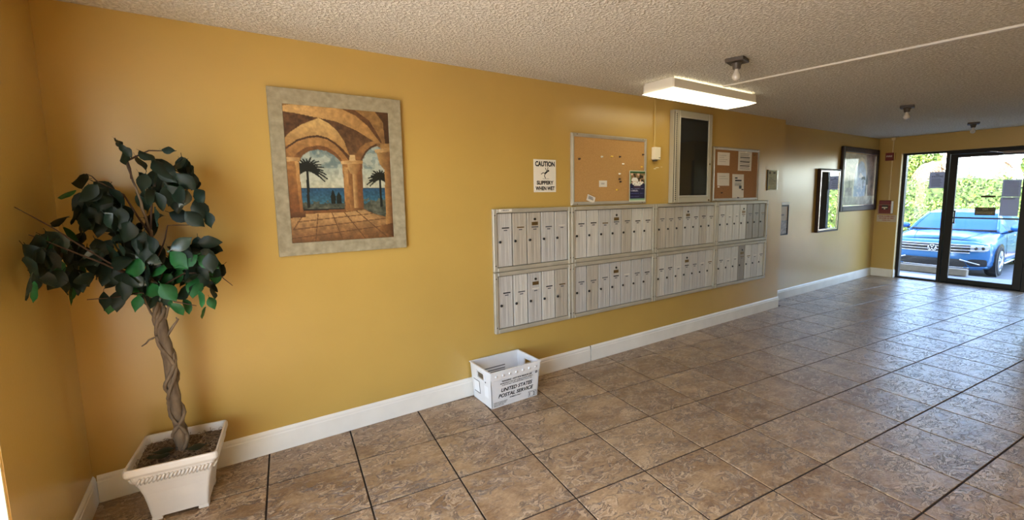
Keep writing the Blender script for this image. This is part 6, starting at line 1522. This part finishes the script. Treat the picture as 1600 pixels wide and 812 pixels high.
WX, WZ = 12.02, -0.132
o = thing('wheel_stop', (WX, 0.25, WZ), 'beige concrete wheel stop in front of the blue car', 'wheel stop')
m = MB(); m.prism([(-0.09, 0.018), (0.09, 0.018), (0.065, 0.145), (-0.065, 0.145)], frame((WX, 0.25, WZ), (1,0,0), (0,0,1), (0,1,0)), -0.97, 0.97)
m.build('block', pm('beige_concrete', (0.22, 0.18, 0.13), 0.85, var=0.15, vscale=7), o, bevel=0.01)
for y in (-0.6, 0.0, 0.6): MB().box(WX-0.08, WX+0.08, 0.25+y-0.12, 0.25+y+0.12, WZ+0.002, WZ+0.0175).build('foot', M['grout'], o)
for y in (-0.65, 0.65): MB().lathe([(0.018, 0.145), (0.018, 0.153), (0, 0.156)], frame((WX, 0.25+y, WZ), (1,0,0), (0,1,0), (0,0,1)), 10).build('anchor_pin', M['holder'], o)

def leaf_cloud(name, boxes, size, mats, seed, parent=None):
    """boxes: (cx, cy, cz, rx, ry, rz, count, exponent) filled near their surface with folded leaf quads"""
    r = np.random.RandomState(seed); V = []; Fm = []
    for cx, cy_, cz, rx, ry, rz, nn in boxes:
        d = r.normal(size=(nn, 3)); d /= np.linalg.norm(d, axis=1)[:, None]
        k = 1/np.max(np.abs(d)**1.0, axis=1)[:, None]
        dd = d*(0.55+0.45*k/ k.max()*1.3)
        p = np.array([cx, cy_, cz])+dd*np.array([rx, ry, rz])*r.uniform(0.80, 1.08, (nn, 1))
        V.append(p)
    p = np.concatenate(V); nn = len(p)
    a = r.normal(size=(nn, 3)); a[:, 2] -= 0.3; a /= np.linalg.norm(a, axis=1)[:, None]
    b = np.cross(a, r.normal(size=(nn, 3))); b /= np.linalg.norm(b, axis=1)[:, None]
    s = size*r.uniform(0.6, 1.3, (nn, 1))
    verts = np.stack([p-a*s, p+b*s*0.45, p+a*s, p-b*s*0.45], 1).reshape(-1, 3)
    if parent is not None: verts = verts-np.array(world_loc(parent))
    me = bpy.data.meshes.new(name); me.from_pydata(verts.tolist(), [], [(4*i, 4*i+1, 4*i+2, 4*i+3) for i in range(nn)])
    for mm in mats: me.materials.append(mm)
    me.polygons.foreach_set('material_index', r.randint(0, len(mats), nn).astype(np.int32))
    o = bpy.data.objects.new(name, me); COL.objects.link(o)
    if parent is not None: o.parent = parent
    o['kind'] = 'stuff'; return o
lm = [pm('hedge_leaf_light', (0.26, 0.34, 0.055), 0.5), pm('hedge_leaf_mid', (0.15, 0.24, 0.035), 0.5), pm('hedge_leaf_deep', (0.07, 0.13, 0.022), 0.5)]
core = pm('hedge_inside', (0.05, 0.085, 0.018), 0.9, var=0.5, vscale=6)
def hedge(label, x, y0, y1, h, d, n, seed, z0=-0.30):
    o = thing('hedge', (x, (y0+y1)/2, z0), label, 'hedge')
    r = random.Random(seed); boxes = []; k = int((y1-y0)/0.7)
    for i in range(k):
        yy = y0+(i+0.5)*(y1-y0)/k
        boxes.append((x+r.uniform(-.1, .1), yy, z0+h*0.5, d/2, (y1-y0)/k*0.75, h*0.52*r.uniform(0.93, 1.06), n//k))
    leaf_cloud('foliage', boxes, 0.055, lm, seed, o)
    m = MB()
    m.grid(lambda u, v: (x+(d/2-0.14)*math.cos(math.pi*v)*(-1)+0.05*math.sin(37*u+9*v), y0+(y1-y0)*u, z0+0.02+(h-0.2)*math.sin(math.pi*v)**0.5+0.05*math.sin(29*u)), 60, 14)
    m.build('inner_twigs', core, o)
hedge('lower bright green hedge row behind the parked car', 19.2, -4.5, 7.0, 1.45, 1.2, 22000, 3)
hedge('taller green hedge row behind the lower hedge', 20.6, -5.0, 8.0, 2.35, 1.3, 26000, 5)

palm_trunk = pm('grey_palm_trunk', (0.34, 0.32, 0.30), 0.9, var=0.2, vscale=7, stretch=(1, 1, 6), bump=0.4, bscale=20)
dry = pm('dry_palm_frond', (0.34, 0.22, 0.12), 0.8, var=0.25, vscale=8)
frondg = pm('green_palm_frond', (0.16, 0.24, 0.06), 0.6, var=0.25, vscale=8)
def palm_tree(x, y, lean, h, r, label, seed, drybias):
    o = thing('palm_tree', (x, y, -0.3), label, 'tree', )
    rr = random.Random(seed)
    pts = [(x, y+lean*(t**1.4), -0.3+h*t) for t in [k/10 for k in range(11)]]
    m = MB(); m.tube(pts, [r*(1.1-0.25*k/10)*(1+0.04*(k % 2)) for k in range(11)], 12); m.build('trunk', palm_trunk, o, smooth=True)
    top = Vector(pts[-1])
    for k in range(16):
        an = 2*math.pi*k/16+rr.uniform(-.2, .2); L = rr.uniform(1.0, 1.35); up = rr.uniform(-0.9, 0.9); isd = up < drybias
        m = MB(); spine = []
        for s in range(9):
            t = s/8; spine.append(top+Vector((math.cos(an)*L*t*(0.7 if isd else 1), math.sin(an)*L*t*(0.7 if isd else 1), (0.5*up+0.3)*L*t-L*(1.1 if isd else 0.75)*t*t)))
        for s in range(1, 9):
            p = spine[s]; tg = (spine[s]-spine[s-1]).normalized(); sd = tg.cross(Vector((0,0,1)))
            sd = sd.normalized() if sd.length > 1e-3 else Vector((1,0,0))
            for q in (0, 0.5):
                b0 = spine[s-1].lerp(p, q)
                for sg in (1, -1):
                    wl = 0.34*math.sin(math.pi*min(1, (s-1+q)/8*0.85+0.12)); tip = b0+sd*sg*wl+tg*0.14+Vector((0, 0, -0.12))
                    m.add([b0-tg*0.02, tip, b0+tg*0.035], [(0, 1, 2)])
        m.tube(spine, [0.014*(1-0.1*s) for s in range(9)], 4)
        m.build('frond', dry if isd else frondg, o)
palm_tree(23.0, 1.80, 0.10, 3.9, 0.17, 'straight grey palm trunk behind the hedge, beside the wide door stile', 2, -0.2)
palm_tree(29.0, 3.3, -1.6, 4.4, 0.17, 'leaning grey palm trunk behind the hedge in the middle of the door glass', 5, -0.2)
palm_tree(34.0, 2.7, 0.1, 3.2, 0.15, 'short palm with drooping brown fronds behind the hedge', 9, 0.9)
palm_tree(25.6, 3.85, -0.4, 2.9, 0.15, 'short palm with brown fronds behind the hedge seen through the narrow pane', 12, 0.9)
def broad_tree(x, y, h, cr_, label, seed, n=9000):
    o = thing('garden_tree', (x, y, -0.3), label, 'tree')
    m = MB(); m.tube([(x, y, -0.3), (x+0.1, y, h*0.35), (x, y+0.1, h*0.7)], [0.16, 0.12, 0.07], 10); m.build('trunk', M['bark'], o, smooth=True)
    r = random.Random(seed)
    leaf_cloud('crown', [(x+r.uniform(-1, 1)*cr_*.5, y+r.uniform(-1, 1)*cr_*.5, h*0.62+r.uniform(-1, 1)*cr_*.45, cr_*.6, cr_*.6, cr_*.5, n//8) for k in range(8)], 0.10, lm, seed, o)
broad_tree(24.5, -0.35, 3.4, 1.15, 'sunlit bushy tree behind the hedge at the right of the door', 4)
broad_tree(33.0, 6.6, 4.6, 1.7, 'sunlit bushy tree behind the hedge seen through the narrow pane', 6)
